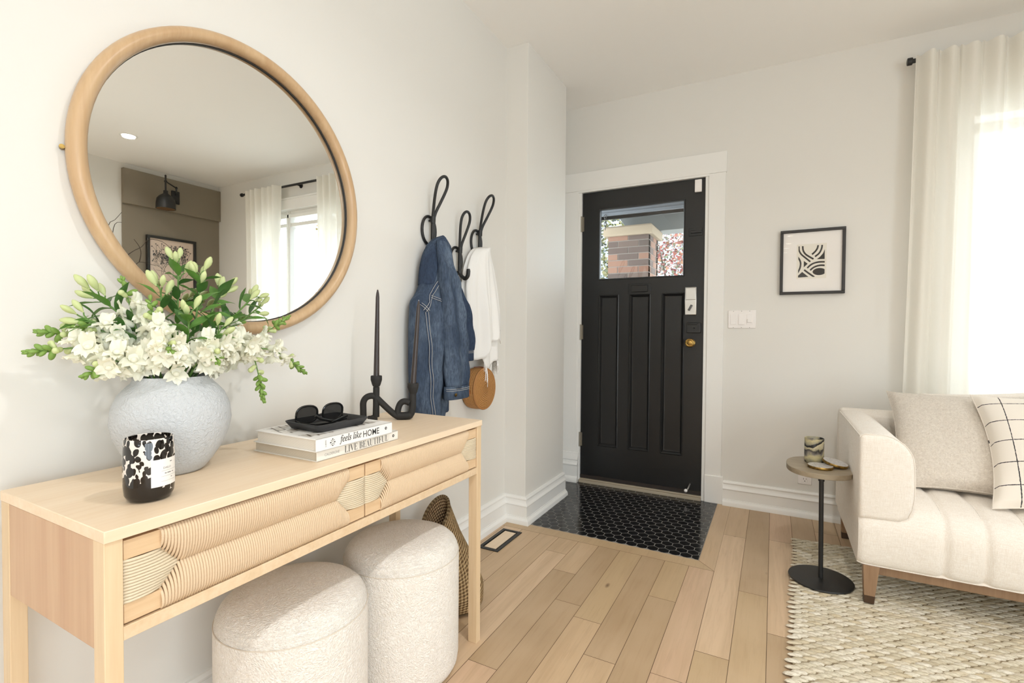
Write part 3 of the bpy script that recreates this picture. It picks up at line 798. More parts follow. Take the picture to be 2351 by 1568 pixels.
hm.tube(smooth_path([H_(.070, .7645), H_(.090, .7640), H_(.112, .7675), H_(.119, .785), H_(.1205, .815), H_(.121, .842)], 6), [r0 * 1.25] * 13 + [r0 * 1.05] * 18, 14)
mk('bent_bar', hm, M['blackmatte'], ch, angle=70)
def cup(s, z): return MB().lathe([(.001, 0), (.0108, 0), (.0138, .006), (.0184, .022), (.0184, .034), (.0172, .036), (.0135, .036), (.0118, .028), (.001, .028)], H_(s, z), 32)
mk('candle_cup', cup(.0015, .864), M['blackmatte'], ch); mk('candle_cup', cup(.1215, .838), M['blackmatte'], ch)
def taper(s, z, tip, lean, label):
    p0 = H_(s, z); p1 = H_(s + lean, tip)
    n = 24; pts = [p0.lerp(p1, k / n) for k in range(n + 1)]
    rr = [.0096 - .0040 * (k / n) for k in range(n + 1)]; rr[-1] = .0020; rr[-2] = .0046
    o = thing('taper_candle', label, 'candle', p0, 'taper candles')
    mk('wax_taper', MB().tube(pts, rr, 20), M['candle'], o)
    mk('wick', MB().tube([p1, p1 + Vector((0, 0, .004))], .0008, 6), plain('pale_wick', srgb(206, 200, 192), .8), o)
taper(.0015, .893, 1.185, .004, 'tall brown black taper candle standing against the bare wall')
taper(.1215, .867, 1.150, .018, 'leaning brown black taper candle in front of the denim jacket')

# ---------------------------------------------------------------- flowers
stemg = plain('stem_green', srgb(96, 132, 62), .55)
def leafmat(name, c1, c2, tr=.25):
    m = NM(name, c1, .42); m.color(m.mix(m.noise(m.coord('Object'), 60, 2), c1, c2))
    t = m.n('BsdfTranslucent'); t.inputs[0].default_value = (*c2, 1); mx = m.n('MixShader'); mx.inputs[0].default_value = tr
    m.l(m.b.outputs[0], mx.inputs[1]); m.l(t.outputs[0], mx.inputs[2]); m.l(mx.outputs[0], m.out.inputs['Surface']); return m.m
M['petal'] = leafmat('white_petal', srgb(250, 248, 238), srgb(246, 246, 228), .3)
M['petalgreen'] = leafmat('greenish_white_petal', srgb(232, 238, 190), srgb(208, 222, 146), .3)
M['bud'] = leafmat('young_green_bud', srgb(150, 182, 92), srgb(118, 156, 70), .2)
M['leaf'] = leafmat('leaf_green', srgb(78, 120, 54), srgb(104, 150, 66), .2)
M['leafdark'] = leafmat('dark_leaf_green', srgb(54, 92, 44), srgb(76, 118, 54), .15)

def frame_to(d, roll=0):
    d = Vector(d).normalized()
    q = d.to_track_quat('Z', 'Y').to_matrix().to_4x4()
    return q @ Matrix.Rotation(roll, 4, 'Z')
def leaf_grid(mb, M4, L, W, curl=.3, fold=.25, n=8, wave_=0.0, seed=0):
    def fn(u, v):
        t = v; wd_ = W * (math.sin(PI * min(1, t ** .75)) ** .9) * (1 - .15 * t); x = (u - .5) * 2 * wd_ * .5
        z = L * t * (1 - .12 * t); y = -curl * L * t * t + fold * abs(x) + wave_ * math.sin(6 * t + seed) * x
        return M4 @ Vector((x, y, z))
    return mb.grid(fn, 4, n)
# --- one snapdragon floret (mesh data shared by every copy)
def floret_mesh(seed, s=1.0, mats=None, closed=False):
    r = random.Random(seed); mb = MB()
    # green cup of sepals
    mb.cur = 1
    for k in range(5):
        leaf_grid(mb, Matrix.Rotation(2 * PI * k / 5 + .3, 4, 'Z') @ Matrix.Translation((0, -.0022 * s, .001)) @ Matrix.Rotation(math.radians(28), 4, 'X'), .009 * s, .0052 * s, .0, .1, 4)
    mb.cur = 0
    # closed throat
    mb.lathe([(.0018 * s, .001 * s), (.0052 * s, .005 * s), (.0068 * s, .012 * s), (.0066 * s, .019 * s), (.0080 * s, .023 * s)], (0, 0, 0), 12, None, 1, 1.15, lambda a, z: 1 + .07 * math.sin(3 * a + seed))
    def petal(az, tilt, L, W, ruf, sd):
        A = Matrix.Rotation(az, 4, 'Z') @ Matrix.Translation((0, -.0055 * s, .017 * s)) @ Matrix.Rotation(tilt, 4, 'X')
        def fn(u, v):
            x = (u - .5) * 2; wd_ = W * (.42 + .58 * math.sin(PI * min(1, .12 + .80 * v)))
            X = x * wd_ * .5; Z = L * v * (1 - .10 * x * x * v)
            Y = -.42 * L * v * v + .22 * W * x * x * (1 - v) + ruf * v * v * math.sin(4.2 * x + sd)
            return A @ Vector((X * s, Y * s, Z * s))
        mb.grid(fn, 6, 6)
    if closed:
        mb.ball((0, 0, .024 * s), (.0082 * s, .0092 * s, .0088 * s), 12, 8)
    else:
        for az in (-.42, .42): petal(az + r.uniform(-.06, .06), math.radians(6 + r.uniform(-10, 8)), .021, .021, .0030, r.uniform(0, 6))
        for az, t in ((PI, 46), (PI - .85, 40), (PI + .85, 40)): petal(az + r.uniform(-.1, .1), math.radians(t + r.uniform(-14, 10)), .019, .018, .0030, r.uniform(0, 6))
        mb.ball((0, .005 * s, .0235 * s), (.0058 * s, .0050 * s, .0055 * s), 10, 6)
    return mb
def data_of(name, mb, mats):
    o = mk(name, mb, mats, angle=70, recalc=False); me = o.data; bpy.data.objects.remove(o); return me
FLO = [data_of('floret', floret_mesh(k, 1.0 + .08 * (k % 3)), [M['petal'], M['bud']]) for k in range(5)]
HALF = [data_of('half_open_floret', floret_mesh(k + 20, .74, closed=True), [M['petalgreen'], M['bud']]) for k in range(2)]
def bud_mesh(s):
    mb = MB(); mb.ball((0, 0, .0062 * s), (.0030 * s, .0034 * s, .0060 * s), 10, 7)
    for k in range(4): leaf_grid(mb, Matrix.Rotation(2 * PI * k / 4, 4, 'Z') @ Matrix.Translation((0, -.0016 * s, 0)) @ Matrix.Rotation(math.radians(20), 4, 'X'), .0075 * s, .0042 * s, -.1, .2, 4)
    return mb
BUD = [data_of('bud', bud_mesh(q), [M['bud']]) for q in (1.0, .85)]
def inst(name, me, parent, Mw, mat=None):
    o = bpy.data.objects.new(name, me); COL.objects.link(o); o.parent = parent
    o.matrix_parent_inverse = Matrix.Identity(4)
    o.matrix_basis = Matrix.Translation(-BASE[parent.name]) @ Mw
    return o
VM = Vector((vc.x, vc.y, CZ + .195))
def stem_path(tip, bend, entry):
    e = Vector(entry); m_ = e.lerp(Vector(tip), .5) + Vector(bend)
    foot = Vector((vc.x + (vc.x - e.x) * .5, vc.y + (vc.y - e.y) * .5, CZ + .06))
    P = smooth_path([foot, e, m_, Vector(tip)], 12)
    return P
def snapdragon(tip, bend, label, nf=14, nb=14, start=.36, seed=0, droop=0):
    r = random.Random(seed); a = math.atan2(tip[1] - vc.y, tip[0] - vc.x)
    e = Vector((vc.x + .045 * math.cos(a), vc.y + .045 * math.sin(a), CZ + .203))
    P = stem_path(tip, bend, e); n = len(P)
    t_ = thing('snapdragon_stem', label, 'flower', e, 'snapdragons in the vase')
    mk('stem', MB().tube(P, [.0026 - .0016 * k / n for k in range(n)], 8), stemg, t_)
    i0 = 12; tot = n - 1 - i0
    def at(u):
        f = i0 + u * tot; k = min(int(f), n - 2); p = P[k].lerp(P[k + 1], f - k); d = (P[k + 1] - P[k]).normalized(); return p, d
    ang = r.uniform(0, 6)
    for k in range(nf):
        u = start + (.80 - start) * (k + r.uniform(-.3, .3)) / nf
        p, d = at(min(.98, max(.02, u))); ang += 2.4
        side = frame_to(d, ang) @ Vector((1, 0, 0))
        dirn = (side * 1.0 + d * .62 + Vector((.12, 0, .10))).normalized()
        if p.x + dirn.x * .042 < XW + .014: dirn.x = max(dirn.x, .05); dirn.normalize()
        late = k / nf
        me = HALF[k % 2] if late > .80 else FLO[(k + seed) % 5]
        sc = (1.06 - .22 * late) * r.uniform(.92, 1.08)
        q = frame_to(dirn, 0); up = q.inverted() @ Vector((0, 0, 1)); roll = math.atan2(up.x, -up.y) * -1
        inst('floret', me, t_, Matrix.Translation(p) @ q @ Matrix.Rotation(roll + PI * 0, 4, 'Z') @ Matrix.Scale(sc, 4))
    for k in range(nb):
        u = .78 + .22 * k / (nb - 1); p, d = at(u); ang += 2.4
        side = frame_to(d, ang) @ Vector((1, 0, 0)); w_ = 1 - .75 * k / nb
        dirn = (side * w_ + d * (.45 + .8 * k / nb)).normalized()
        inst('bud', BUD[k % 2], t_, Matrix.Translation(p) @ frame_to(dirn, r.uniform(0, 6)) @ Matrix.Scale(1.75 - .95 * k / nb, 4))
    for k in range(3):
        p, d = at(r.uniform(.08, start)); dirn = (frame_to(d, r.uniform(0, 6)) @ Vector((1, 0, 0)) * .8 + d).normalized()
        if p.x + dirn.x * .05 < XW + .01: dirn.x = abs(dirn.x)
        mk('leaf', leaf_grid(MB(), Matrix.Translation(p) @ frame_to(dirn, r.uniform(0, 6)), r.uniform(.035, .055), .011, .3, .3), M['leafdark'], t_, recalc=False)
SN = [((-1.195, .372, 1.006), (.02, 0, .03), 'white snapdragon reaching lowest to the far left with a bare green tip', 13, 12),
      ((-1.235, .400, 1.043), (.015, 0, .03), 'white snapdragon just above the far left one, its tip curling up', 13, 12),
      ((-1.190, .432, 1.056), (.02, 0, .03), 'white snapdragon pointing left with a thick green bud tip', 13, 14),
      ((-1.130, .432, .962), (.02, -.01, .03), 'white snapdragon hanging over the left shoulder of the vase', 12, 6),
      ((-1.175, .512, 1.150), (.02, -.01, .01), 'white snapdragon rising to the upper left in front of the mirror rim', 12, 5),
      ((-1.105, .528, 1.110), (.02, 0, 0), 'white snapdragon standing near the middle, left of the tall leafy stem', 13, 4),
      ((-1.020, .520, 1.010), (.01, -.01, .04), 'white snapdragon leaning forward over the vase neck', 12, 4),
      ((-1.010, .605, .985), (.01, .01, .045), 'white snapdragon at the front right, low over the vase rim', 12, 5),
      ((-1.205, .790, 1.085), (.02, 0, .02), 'white snapdragon behind on the right, below the mirror', 12, 6),
      ((-1.215, .932, 1.088), (.03, -.02, -.01), 'white snapdragon on the right whose dense green tip turns up against the mirror rim', 14, 18),
      ((-1.150, .934, .931), (.02, .01, .06), 'white snapdragon reaching farthest right over the books side', 14, 16),
      ((-1.085, .762, .880), (.02, .02, .10), 'white snapdragon on the right with its green tip drooping straight down', 13, 18),
      ((-1.095, .690, 1.015), (.02, .0, .03), 'white snapdragon in the middle right of the bouquet', 13, 6)]
for k, (tip, bend, lab, nf, nb) in enumerate(SN): snapdragon(tip, bend, lab, nf + 3, nb + 2, .10 if nb > 6 else .04, k + 3)

def alstro_bud():
    mb = MB()
    rings = []
    for r_, z in ((.0012, 0), (.0026, .004), (.0052, .010), (.0066, .017), (.0058, .024), (.0030, .030), (.0008, .032)):
        rings.append([(r_ * (1 + .10 * math.cos(3 * a)) * math.cos(a), r_ * (1 + .10 * math.cos(3 * a)) * math.sin(a), z) for a in [2 * PI * k / 12 for k in range(12)]])
    mb.loft(rings); mb.cur = 1
    for k in range(3): leaf_grid(mb, Matrix.Rotation(2 * PI * k / 3 + .5, 4, 'Z') @ Matrix.Translation((0, -.0022, .003)) @ Matrix.Rotation(math.radians(16), 4, 'X'), .027, .0095, -.22, .3, 6)
    return mb
AB = data_of('bud', alstro_bud(), [M['petalgreen'], leafmat('lime_sepal', srgb(168, 196, 90), srgb(142, 178, 72), .25)])
def alstro(tip, bend, label, buds=4, leaves=6, seed=0):
    r = random.Random(seed * 7 + 1); a = math.atan2(tip[1] - vc.y, tip[0] - vc.x)
    e = Vector((vc.x + .022 * math.cos(a), vc.y + .022 * math.sin(a), CZ + .203))
    P = stem_path(tip, bend, e); n = len(P)
    t_ = thing('alstroemeria_stem', label, 'flower', e, 'green budded stems in the vase')
    mk('stem', MB().tube(P, [.0026 - .0008 * k / n for k in range(n)], 8), stemg, t_)
    i0 = 12
    for k in range(buds):
        aa = 2 * PI * k / buds + r.uniform(-.4, .4); d = (P[-1] - P[-2]).normalized()
        base_ = P[-1 - (k % 3) * 2]
        out = (frame_to(d, aa) @ Vector((1, 0, 0)) * r.uniform(.4, .9) + d * 1.0).normalized()
        b2 = base_ + out * r.uniform(.012, .024)
        if b2.x < XW + .03: b2.x = XW + .03
        mk('flower_stalk', MB().tube(smooth_path([base_, base_.lerp(b2, .5) + d * .003, b2], 4), .0013, 6), stemg, t_)
        inst('bud', AB, t_, Matrix.Translation(b2) @ frame_to((out + d * .4 + Vector((.1, 0, 0))).normalized(), r.uniform(0, 6)) @ Matrix.Scale(r.uniform(.85, 1.12), 4))
    for k in range(leaves):
        f = i0 + (n - 1 - i0) * (.42 + .54 * k / leaves); kk = int(f); p = P[kk]; d = (P[min(kk + 1, n - 1)] - P[kk]).normalized()
        out = (frame_to(d, k * 2.4 + r.uniform(-.4, .4)) @ Vector((1, 0, 0)) * r.uniform(.6, 1.1) + d * .8 + Vector((.15, 0, .1))).normalized()
        if p.x + out.x * .06 < XW + .012: out.x = abs(out.x)
        mk('leaf', leaf_grid(MB(), Matrix.Translation(p) @ frame_to(out, r.uniform(-.6, .6)), r.uniform(.046, .074), r.uniform(.016, .024), r.uniform(.1, .55), .25, 8, .25, k), M['leaf'] if k % 3 else M['leafdark'], t_, recalc=False)
AL = [((-1.150, .606, 1.186), (.0, 0, 0), 'tall leafy green stem with closed buds at the very top of the bouquet', 4, 13),
      ((-1.115, .632, 1.166), (.01, 0, 0), 'tall green budded stem just right of the tallest one, in front of the mirror', 5, 13),
      ((-1.190, .478, 1.112), (.01, 0, .02), 'green budded stem with pointed leaves at the upper left', 5, 11),
      ((-1.170, .445, 1.070), (.01, 0, .02), 'green budded stem at the left, under the upper left buds', 3, 8),
      ((-1.150, .700, 1.140), (.01, 0, .01), 'green budded stem right of the middle before the taupe reflection', 6, 10),
      ((-1.170, .790, 1.130), (.01, 0, .01), 'green budded stem right of centre below the reflected curtain', 5, 9),
      ((-1.195, .828, 1.110), (.01, 0, .01), 'green leafy stem at the right with one lone bud in front of the mirror glass', 3, 8),
      ((-1.060, .578, 1.075), (.01, 0, 0), 'short green budded stem in the front middle of the bouquet', 3, 8),
      ((-1.130, .560, 1.130), (.01, 0, 0), 'green budded stem just left of the tallest one', 4, 9),
      ((-1.040, .628, 1.045), (.01, 0, 0), 'short green stem at the front right of the bouquet middle, above the rim', 3, 7)]
for k, (tip, bend, lab, nb, nl) in enumerate(AL): alstro(tip, bend, lab, nb, nl, k)

# ---------------------------------------------------------------- ottomans
def ottoman(cx, cy, label, seed):
    c = Vector((cx, cy, 0)); r0_, h = .175, .42
    t_ = thing('ottoman', label, 'ottoman', c, 'round ottomans under the console')
    top = []
    prof = [(.001, .006), (.150, .006), (.163, .012), (.171, .026), (.1745, .05), (.175, .20), (.175, .350), (.1745, .364)]
    mk('side_cover', MB().lathe(prof, c, 72), M['boucle'], t_, angle=70)
    cap = [(.1735, .3635), (.1728, .3675), (.1705, .379), (.1640, .392), (.152, .4035), (.134, .4115), (.105, .4170), (.06, .4200), (.001, .4210)]
    mk('top_cover', MB().lathe(cap, c, 72), M['boucle'], t_, angle=70)
    mk('seam', MB().tube([(cx + .1744 * math.cos(2 * PI * k / 72), cy + .1744 * math.sin(2 * PI * k / 72), .3638) for k in range(72)], .0012, 6, loop=True), M['linen_seam'], t_)
    mk('glide_ring', MB().lathe([(.001, 0), (.14, 0), (.14, .008), (.001, .008)], c, 40), M['black'], t_)
ottoman(-1.040, .812, 'round ivory boucle ottoman nearest the front leg, under the console', 1)
ottoman(-1.011, 1.1795, 'round ivory boucle ottoman under the far end of the console beside the basket', 2)

# ---------------------------------------------------------------- seagrass basket leaning on the wall
def basket_mat(name, c1, c2):
    m = NM(name, c1, .85, spec=.2); v = m.coord('UV', (46, 40, 1), (0, 0, 0))
    w1 = m.wave(m.coord('UV', (1, 1, 1), (0, 0, .0)), 10, .8, 4, 2, 'Y'); w2 = m.wave(m.coord('UV', (1, .35, 1), (0, 0, .5)), 17, 1.6, 4, 2, 'X')
    n = m.noise(m.coord('UV', (70, 90, 1)), 1, 3)
    h = m.math('ADD', m.math('MULTIPLY', w1, .7), m.math('ADD', m.math('MULTIPLY', w2, .6), m.math('MULTIPLY', n, .7)))
    m.color(m.ramp(m.math('MULTIPLY', h, .5), [(.22, c2), (.62, c1), (.85, srgb(214, 190, 148))])); m.bump(h, .9, .006); return m.m
M['seagrass'] = basket_mat('seagrass_weave', srgb(176, 148, 108), srgb(92, 68, 44))
bk = thing('basket', 'woven seagrass basket leaning on the wall behind the console leg', 'basket', (-1.05, 1.52, 0))
def bask(u, v, inset=0.0):
    a = 2 * PI * u
    cx = -1.046 + (-1.190 + 1.046) * (v ** 1.1); cy = 1.540 + .050 * v
    prof = [(.0, .060), (.06, .100), (.22, .122), (.45, .112), (.70, .088), (1.0, .074)]
    for (v0, q0), (v1, q1) in zip(prof[:-1], prof[1:]):
        if v <= v1: rr = q0 + (q1 - q0) * (v - v0) / (v1 - v0); break
    rx = rr * (1 - .42 * v); ry = rr
    H0 = .300 + .055 * math.sin(a) - .022 * math.cos(a)     # rim is higher on the far side
    z = .004 + H0 * v
    x = cx + (rx - inset) * math.cos(a) + .05 * (1 - v) * 0; y = cy + (ry - inset) * math.sin(a)
    return (max(x, XW + .006), y, z)
nb_ = MB().grid(lambda u, v: bask(u, v), 56, 30, True)
bo = mk('woven_body', nb_, M['seagrass'], bk, angle=180, recalc=False)
mk('woven_lining', MB().grid(lambda u, v: bask(u, .04 + .96 * v, .007), 56, 24, True), basket_mat('shaded_seagrass_inside', srgb(140, 112, 82), srgb(70, 52, 36)), bk, angle=180, recalc=False)  # inner wall takes a darker copy of the weave, shade painted in
mk('rolled_rim', MB().tube([Vector(bask(k / 64, 1.0, .0035)) for k in range(64)], .0065, 8, loop=True), M['seagrass'], bk)
mk('base', MB().lathe([(.001, 0), (.056, 0), (.062, .006), (.001, .008)], (-1.046, 1.540, 0), 32), M['seagrass'], bk)

# ---------------------------------------------------------------- floor register
rg = thing('floor_vent', 'black framed floor vent with an oak insert beside the baseboard', 'vent', (-1.197, 2.139, 0))
vf = MB(); vx0, vx1, vy0, vy1 = -1.253, -1.142, 2.010, 2.268; fw_ = .017
for a, b_, c, d in ((vx0, vx1, vy0, vy0 + fw_), (vx0, vx1, vy1 - fw_, vy1), (vx0, vx0 + fw_, vy0 + fw_, vy1 - fw_), (vx1 - fw_, vx1, vy0 + fw_, vy1 - fw_)): vf.box(a, b_, c, d, 0, .004)
mk('vent_frame', vf, M['black'], rg, bevel=.001)
mk('vent_gap', MB().box(vx0 + fw_, vx1 - fw_, vy0 + fw_, vy1 - fw_, 0, .0006), plain('vent_shadow', (.004, .004, .004), .9), rg)
mk('vent_insert', MB().box(vx0 + fw_ + .007, vx1 - fw_ - .007, vy0 + fw_ + .007, vy1 - fw_ - .007, .0005, .003), M['oakY'], rg, bevel=.0008)

# ---------------------------------------------------------------- wall hooks
M['rattan_black'] = (lambda m: (m.bump(m.wave(m.coord('Object', (1, 1, 1)), 170, .5, 1, 1, 'Z'), .15, .002), m.m)[1])(NM('black_rattan', (.010, .010, .010), .38))
def hook(y, z, label, k=1.0, lean=.05):
    o = Vector((XW, y, z)); t_ = thing('coat_hook', label, 'coat hook', o, 'black rattan wall hooks')
    P = lambda a, h, d: o + Vector((d, a * k, h * k))
    n = 32
    mk('wall_ring', MB().tube([P(-.004 + .046 * math.cos(2 * PI * q / n), -.048 + .060 * math.sin(2 * PI * q / n), .0062) for q in range(n)], .0062, 10, loop=True), M['rattan_black'], t_)
    mk('stem', MB().tube(smooth_path([P(0, .004, .026), P(0, -.03, .024), P(0, -.095, .024), P(.001, -.118, .030), P(.002, -.132, .046), P(.003, -.134, .056), P(.003, -.122, .067), P(.003, -.102, .070), P(.003, -.092, .069)], 5), [.0088] * 20 + [.0095] * 17 + [.0085] * 3 + [.0075], 12), M['rattan_black'], t_)
    loop = [(-.004, -.012, 0), (-.007, .02, 0), (-.022, .075, 0), (-.031, .115, 0), (-.031, .142, 0), (-.019, .163, 0), (.002, .171, 0), (.023, .162, 0), (.034, .140, 0), (.033, .115, 0), (.023, .075, 0), (.008, .025, 0), (.004, -.012, 0)]
    loop = [(a, h, .025 + (lean - .0) * max(0, h / .17) ** 1.15) for a, h, d in loop]
    mk('top_loop', MB().tube(smooth_path([P(*q) for q in loop], 5), .0064, 10), M['rattan_black'], t_)
    mk('binding', MB().tube([P(0, .010, .026), P(0, -.016, .0245)], .0115, 14), M['rattan_black'], t_)
    mk('lower_binding', MB().tube([P(0, -.100, .020), P(0, -.112, .024)], .0108, 14), M['rattan_black'], t_)
    mk('wall_peg', MB().tube([P(0, -.006, .004), P(0, -.006, .024)], .005, 8).tube([P(0, -.104, .004), P(0, -.104, .022)], .005, 8), M['rattan_black'], t_)
    return t_
hook(1.700, 1.528, 'tall black rattan hook holding the denim jacket', 1.0, .062)
hook(1.905, 1.428, 'black rattan hook between jacket and scarf with its curled end empty', 1.0, .040)
hook(2.080, 1.538, 'black rattan hook holding the white scarf and the round bag', 1.02, .068)

# ---------------------------------------------------------------- denim jacket
def denim_mat(name, base, fade, dark):
    m = NM(name, base, .88, spec=.15); v = m.coord()
    n1 = m.noise(m.coord('Object', (9, 9, 4)), 1, 4, .6, .5); n2 = m.noise(m.coord('Object', (160, 160, 40)), 1, 3, .7)
    tw = m.wave(m.coord('Object', (1, 1, 1), (0, .5, .6)), 420, .4, 1, 1, 'DIAGONAL')
    c = m.mix(m.ramp(n1, [(.40, (0, 0, 0)), (.68, (1, 1, 1))]), base, fade)
    c = m.mix(m.ramp(n2, [(.35, (.6, .6, .6)), (.6, (0, 0, 0))]), c, dark)
    m.color(m.mix(m.math('MULTIPLY', tw, .16), c, fade)); m.bump(m.math('ADD', n2, m.math('MULTIPLY', tw, .3)), .4, .0015); return m.m
M['denim'] = denim_mat('blue_denim', srgb(58, 71, 92), srgb(104, 119, 138), srgb(36, 44, 58))
M['denimdark'] = denim_mat('dark_shaded_denim', srgb(54, 66, 88), srgb(82, 98, 120), srgb(34, 42, 58))  # darker copy: shade painted on collar and far sleeve, also seams and tab
M['thread'] = (lambda m: (m.color(m.mix(m.wave(m.coord('Object', (1, 1, 1)), 190, .2, 1, 1, 'Z'), srgb(120, 128, 140), srgb(206, 202, 192))), m.m)[1])(NM('pale_stitching', srgb(176, 176, 172), .8))
jk = thing('denim_jacket', 'blue denim jacket hanging on the tall black hook beyond the console', 'jacket', (XW, 1.69, 1.40))
BR = [(1.446, 1.680, 1.700, -1.262, -1.232), (1.436, 1.660, 1.712, -1.280, -1.216), (1.405, 1.632, 1.735, -1.300, -1.200), (1.34, 1.606, 1.745, -1.306, -1.194), (1.24, 1.585, 1.765, -1.308, -1.192), (1.20, 1.560, 1.768, -1.310, -1.190), (1.165, 1.524, 1.765, -1.311, -1.188),
      (1.06, 1.517, 1.772, -1.312, -1.186), (.93, 1.519, 1.755, -1.312, -1.190), (.80, 1.527, 1.730, -1.312, -1.194), (.70, 1.536, 1.705, -1.312, -1.198), (.655, 1.542, 1.695, -1.312, -1.202)]
def jring(z):
    for a, b in zip(BR[:-1], BR[1:]):
        if a[0] >= z >= b[0]:
            t = (a[0] - z) / (a[0] - b[0]); return [a[k] + (b[k] - a[k]) * t for k in range(5)]
    return list(BR[-1] if z < BR[-1][0] else BR[0])
def jfold(y, z):
    k = max(0, min(1, (1.42 - z) * 4))
    return k * (.013 * math.sin((y - 1.5) * 62 + (1.2 - z) * 3.0) * (1 if y > 1.585 else .35) + .004 * math.sin(y * 130 + z * 17) + .003 * math.sin(z * 46 + y * 20))
def jfront(y, z):
    _, yl, yr, xb, xf = jring(z); yc, hw = (yl + yr) / 2, (yr - yl) / 2; q = min(.999, abs((y - yc) / hw))
    xc, hd = (xb + xf) / 2, (xf - xb) / 2
    return min(xc + hd * (1 - q ** 2.6) ** .5 + jfold(y, z) * (1 - q ** 4), -1.165)
jb_ = MB(); rings = []
for i in range(64):
    z = 1.446 + (.655 - 1.446) * i / 63
    _, yl, yr, xb, xf = jring(z); yc, hw, xc, hd = (yl + yr) / 2, (yr - yl) / 2, (xb + xf) / 2, (xf - xb) / 2
    ring = []
    for k in range(48):
        t = 2 * PI * k / 48; c, s_ = math.cos(t), math.sin(t)
        y = yc + hw * (abs(c) ** .8) * (1 if c >= 0 else -1)
        x = jfront(y, z) if s_ > 1e-6 else xc - hd * (abs(s_) ** .8)
        ring.append((x, y, z))
    rings.append(ring)
jb_.loft(rings); mk('jacket_body', jb_, M['denim'], jk, angle=180)
def sleeve(cs, mat, name):
    sm = MB(); rings = []; P = cs
    for i in range(len(P) - 1):
        n = 8
        for k in range(n if i < len(P) - 2 else n + 1):
            t = k / n; a, b = P[i], P[i + 1]
            z, yc, hw, xc, hd = [a[q] + (b[q] - a[q]) * t for q in range(5)]
            ring = []
            for j in range(28):
                an = 2 * PI * j / 28; c, s_ = math.cos(an), math.sin(an)
                y = yc + hw * (abs(c) ** .85) * (1 if c > 0 else -1)
                x = xc + hd * (abs(s_) ** .75) * (1 if s_ > 0 else -1) + .004 * math.sin(z * 50 + 2 * c) + .009 * math.sin((y - yc) * 70 + z * 4) * (1 if s_ > 0 else 0)
                ring.append((x, y, z))
            rings.append(ring)
    sm.loft(rings); return mk(name, sm, mat, jk, angle=180)
def band(cs, mat, parent, name):
    sm = MB(); rings = []
    for z, yc, hw, xc, hd in cs:
        rings.append([(xc + hd * (abs(math.sin(a)) ** .75) * (1 if math.sin(a) > 0 else -1), yc + hw * (abs(math.cos(a)) ** .85) * (1 if math.cos(a) > 0 else -1), z) for a in [2 * PI * j / 32 for j in range(32)]])
    sm.loft(rings); return mk(name, sm, mat, parent, angle=50)
s1 = sleeve([(1.418, 1.640, .018, -1.206, .014), (1.345, 1.640, .034, -1.190, .022), (1.25, 1.656, .050, -1.178, .030), (1.115, 1.676, .064, -1.170, .032), (.975, 1.690, .071, -1.168, .031), (.815, 1.700, .070, -1.168, .028)], M['denim'], 'sleeve')
cf1 = band([(.822, 1.700, .072, -1.168, .029), (.818, 1.7005, .075, -1.168, .032), (.772, 1.7005, .076, -1.168, .032), (.769, 1.7005, .074, -1.168, .030), (.772, 1.7005, .071, -1.168, .026)], M['denim'], s1, 'cuff')
s2 = sleeve([(1.33, 1.765, .026, -1.268, .018), (1.25, 1.795, .040, -1.262, .024), (1.17, 1.835, .060, -1.252, .030), (1.046, 1.872, .066, -1.252, .030), (.962, 1.880, .063, -1.254, .028)], M['denimdark'], 'sleeve')
cf2 = band([(.968, 1.880, .063, -1.254, .028), (.964, 1.880, .066, -1.254, .031), (.916, 1.881, .065, -1.254, .031), (.913, 1.881, .063, -1.254, .029)], M['denimdark'], s2, 'cuff')
# collar flap standing out on the near side
ce = smooth_path([(-1.222, 1.676, 1.447), (-1.250, 1.650, 1.430), (-1.272, 1.618, 1.385), (-1.282, 1.600, 1.320), (-1.284, 1.590, 1.235)], 6)
ci = smooth_path([(-1.198, 1.668, 1.420), (-1.196, 1.648, 1.385), (-1.200, 1.634, 1.340), (-1.206, 1.620, 1.290), (-1.214, 1.602, 1.238)], 6)
cg = MB()
def coll(u, v):
    k = v * (len(ce) - 1); i = min(int(k), len(ce) - 2); a = ce[i].lerp(ce[i + 1], k - i); b = ci[i].lerp(ci[i + 1], k - i)
    p = a.lerp(b, u); p.x += .012 * math.sin(PI * u); p.y -= .010 * math.sin(PI * u); return p
cg.grid(coll, 8, 24); mk('collar', cg, M['denimdark'], jk, solid=.004, angle=180)
# flat-felled seams: raised strips with two rows of stitching
def strip(pts, w, name='seam_strip', stitch=True):
    P = []
    for a, b in zip(pts[:-1], pts[1:]):
        n = max(2, int(math.dist(a, b) / .012))
        P += [(a[0] + (b[0] - a[0]) * k / n, a[1] + (b[1] - a[1]) * k / n) for k in range(n)]
    P.append(pts[-1])
    sb = MB(); L = []; Rr = []
    for i, (y, z) in enumerate(P):
        dy, dz = P[min(i + 1, len(P) - 1)][0] - P[max(i - 1, 0)][0], P[min(i + 1, len(P) - 1)][1] - P[max(i - 1, 0)][1]
        q = math.hypot(dy, dz) or 1; ny, nz = -dz / q * w / 2, dy / q * w / 2
        L.append((jfront(y + ny, z + nz) + .0018, y + ny, z + nz)); Rr.append((jfront(y - ny, z - nz) + .0018, y - ny, z - nz))
    b = len(sb.v)
    for p in L + Rr: sb.vert(p)
    n = len(L)
    for i in range(n - 1): sb.face((b + i, b + i + 1, b + n + i + 1, b + n + i))
    so_ = mk(name, sb, M['denimdark'], jk, solid=.0022, angle=60)
    if stitch:
        for side in (L, Rr):
            o2 = Rr if side is L else L
            mk('stitching', MB().tube([Vector(p).lerp(Vector(q), .16) + Vector((.0016, 0, 0)) for p, q in zip(side, o2)], .0011, 6), M['thread'], so_)
strip([(1.625, 1.262), (1.582, 1.195), (1.540, 1.128)], .014)
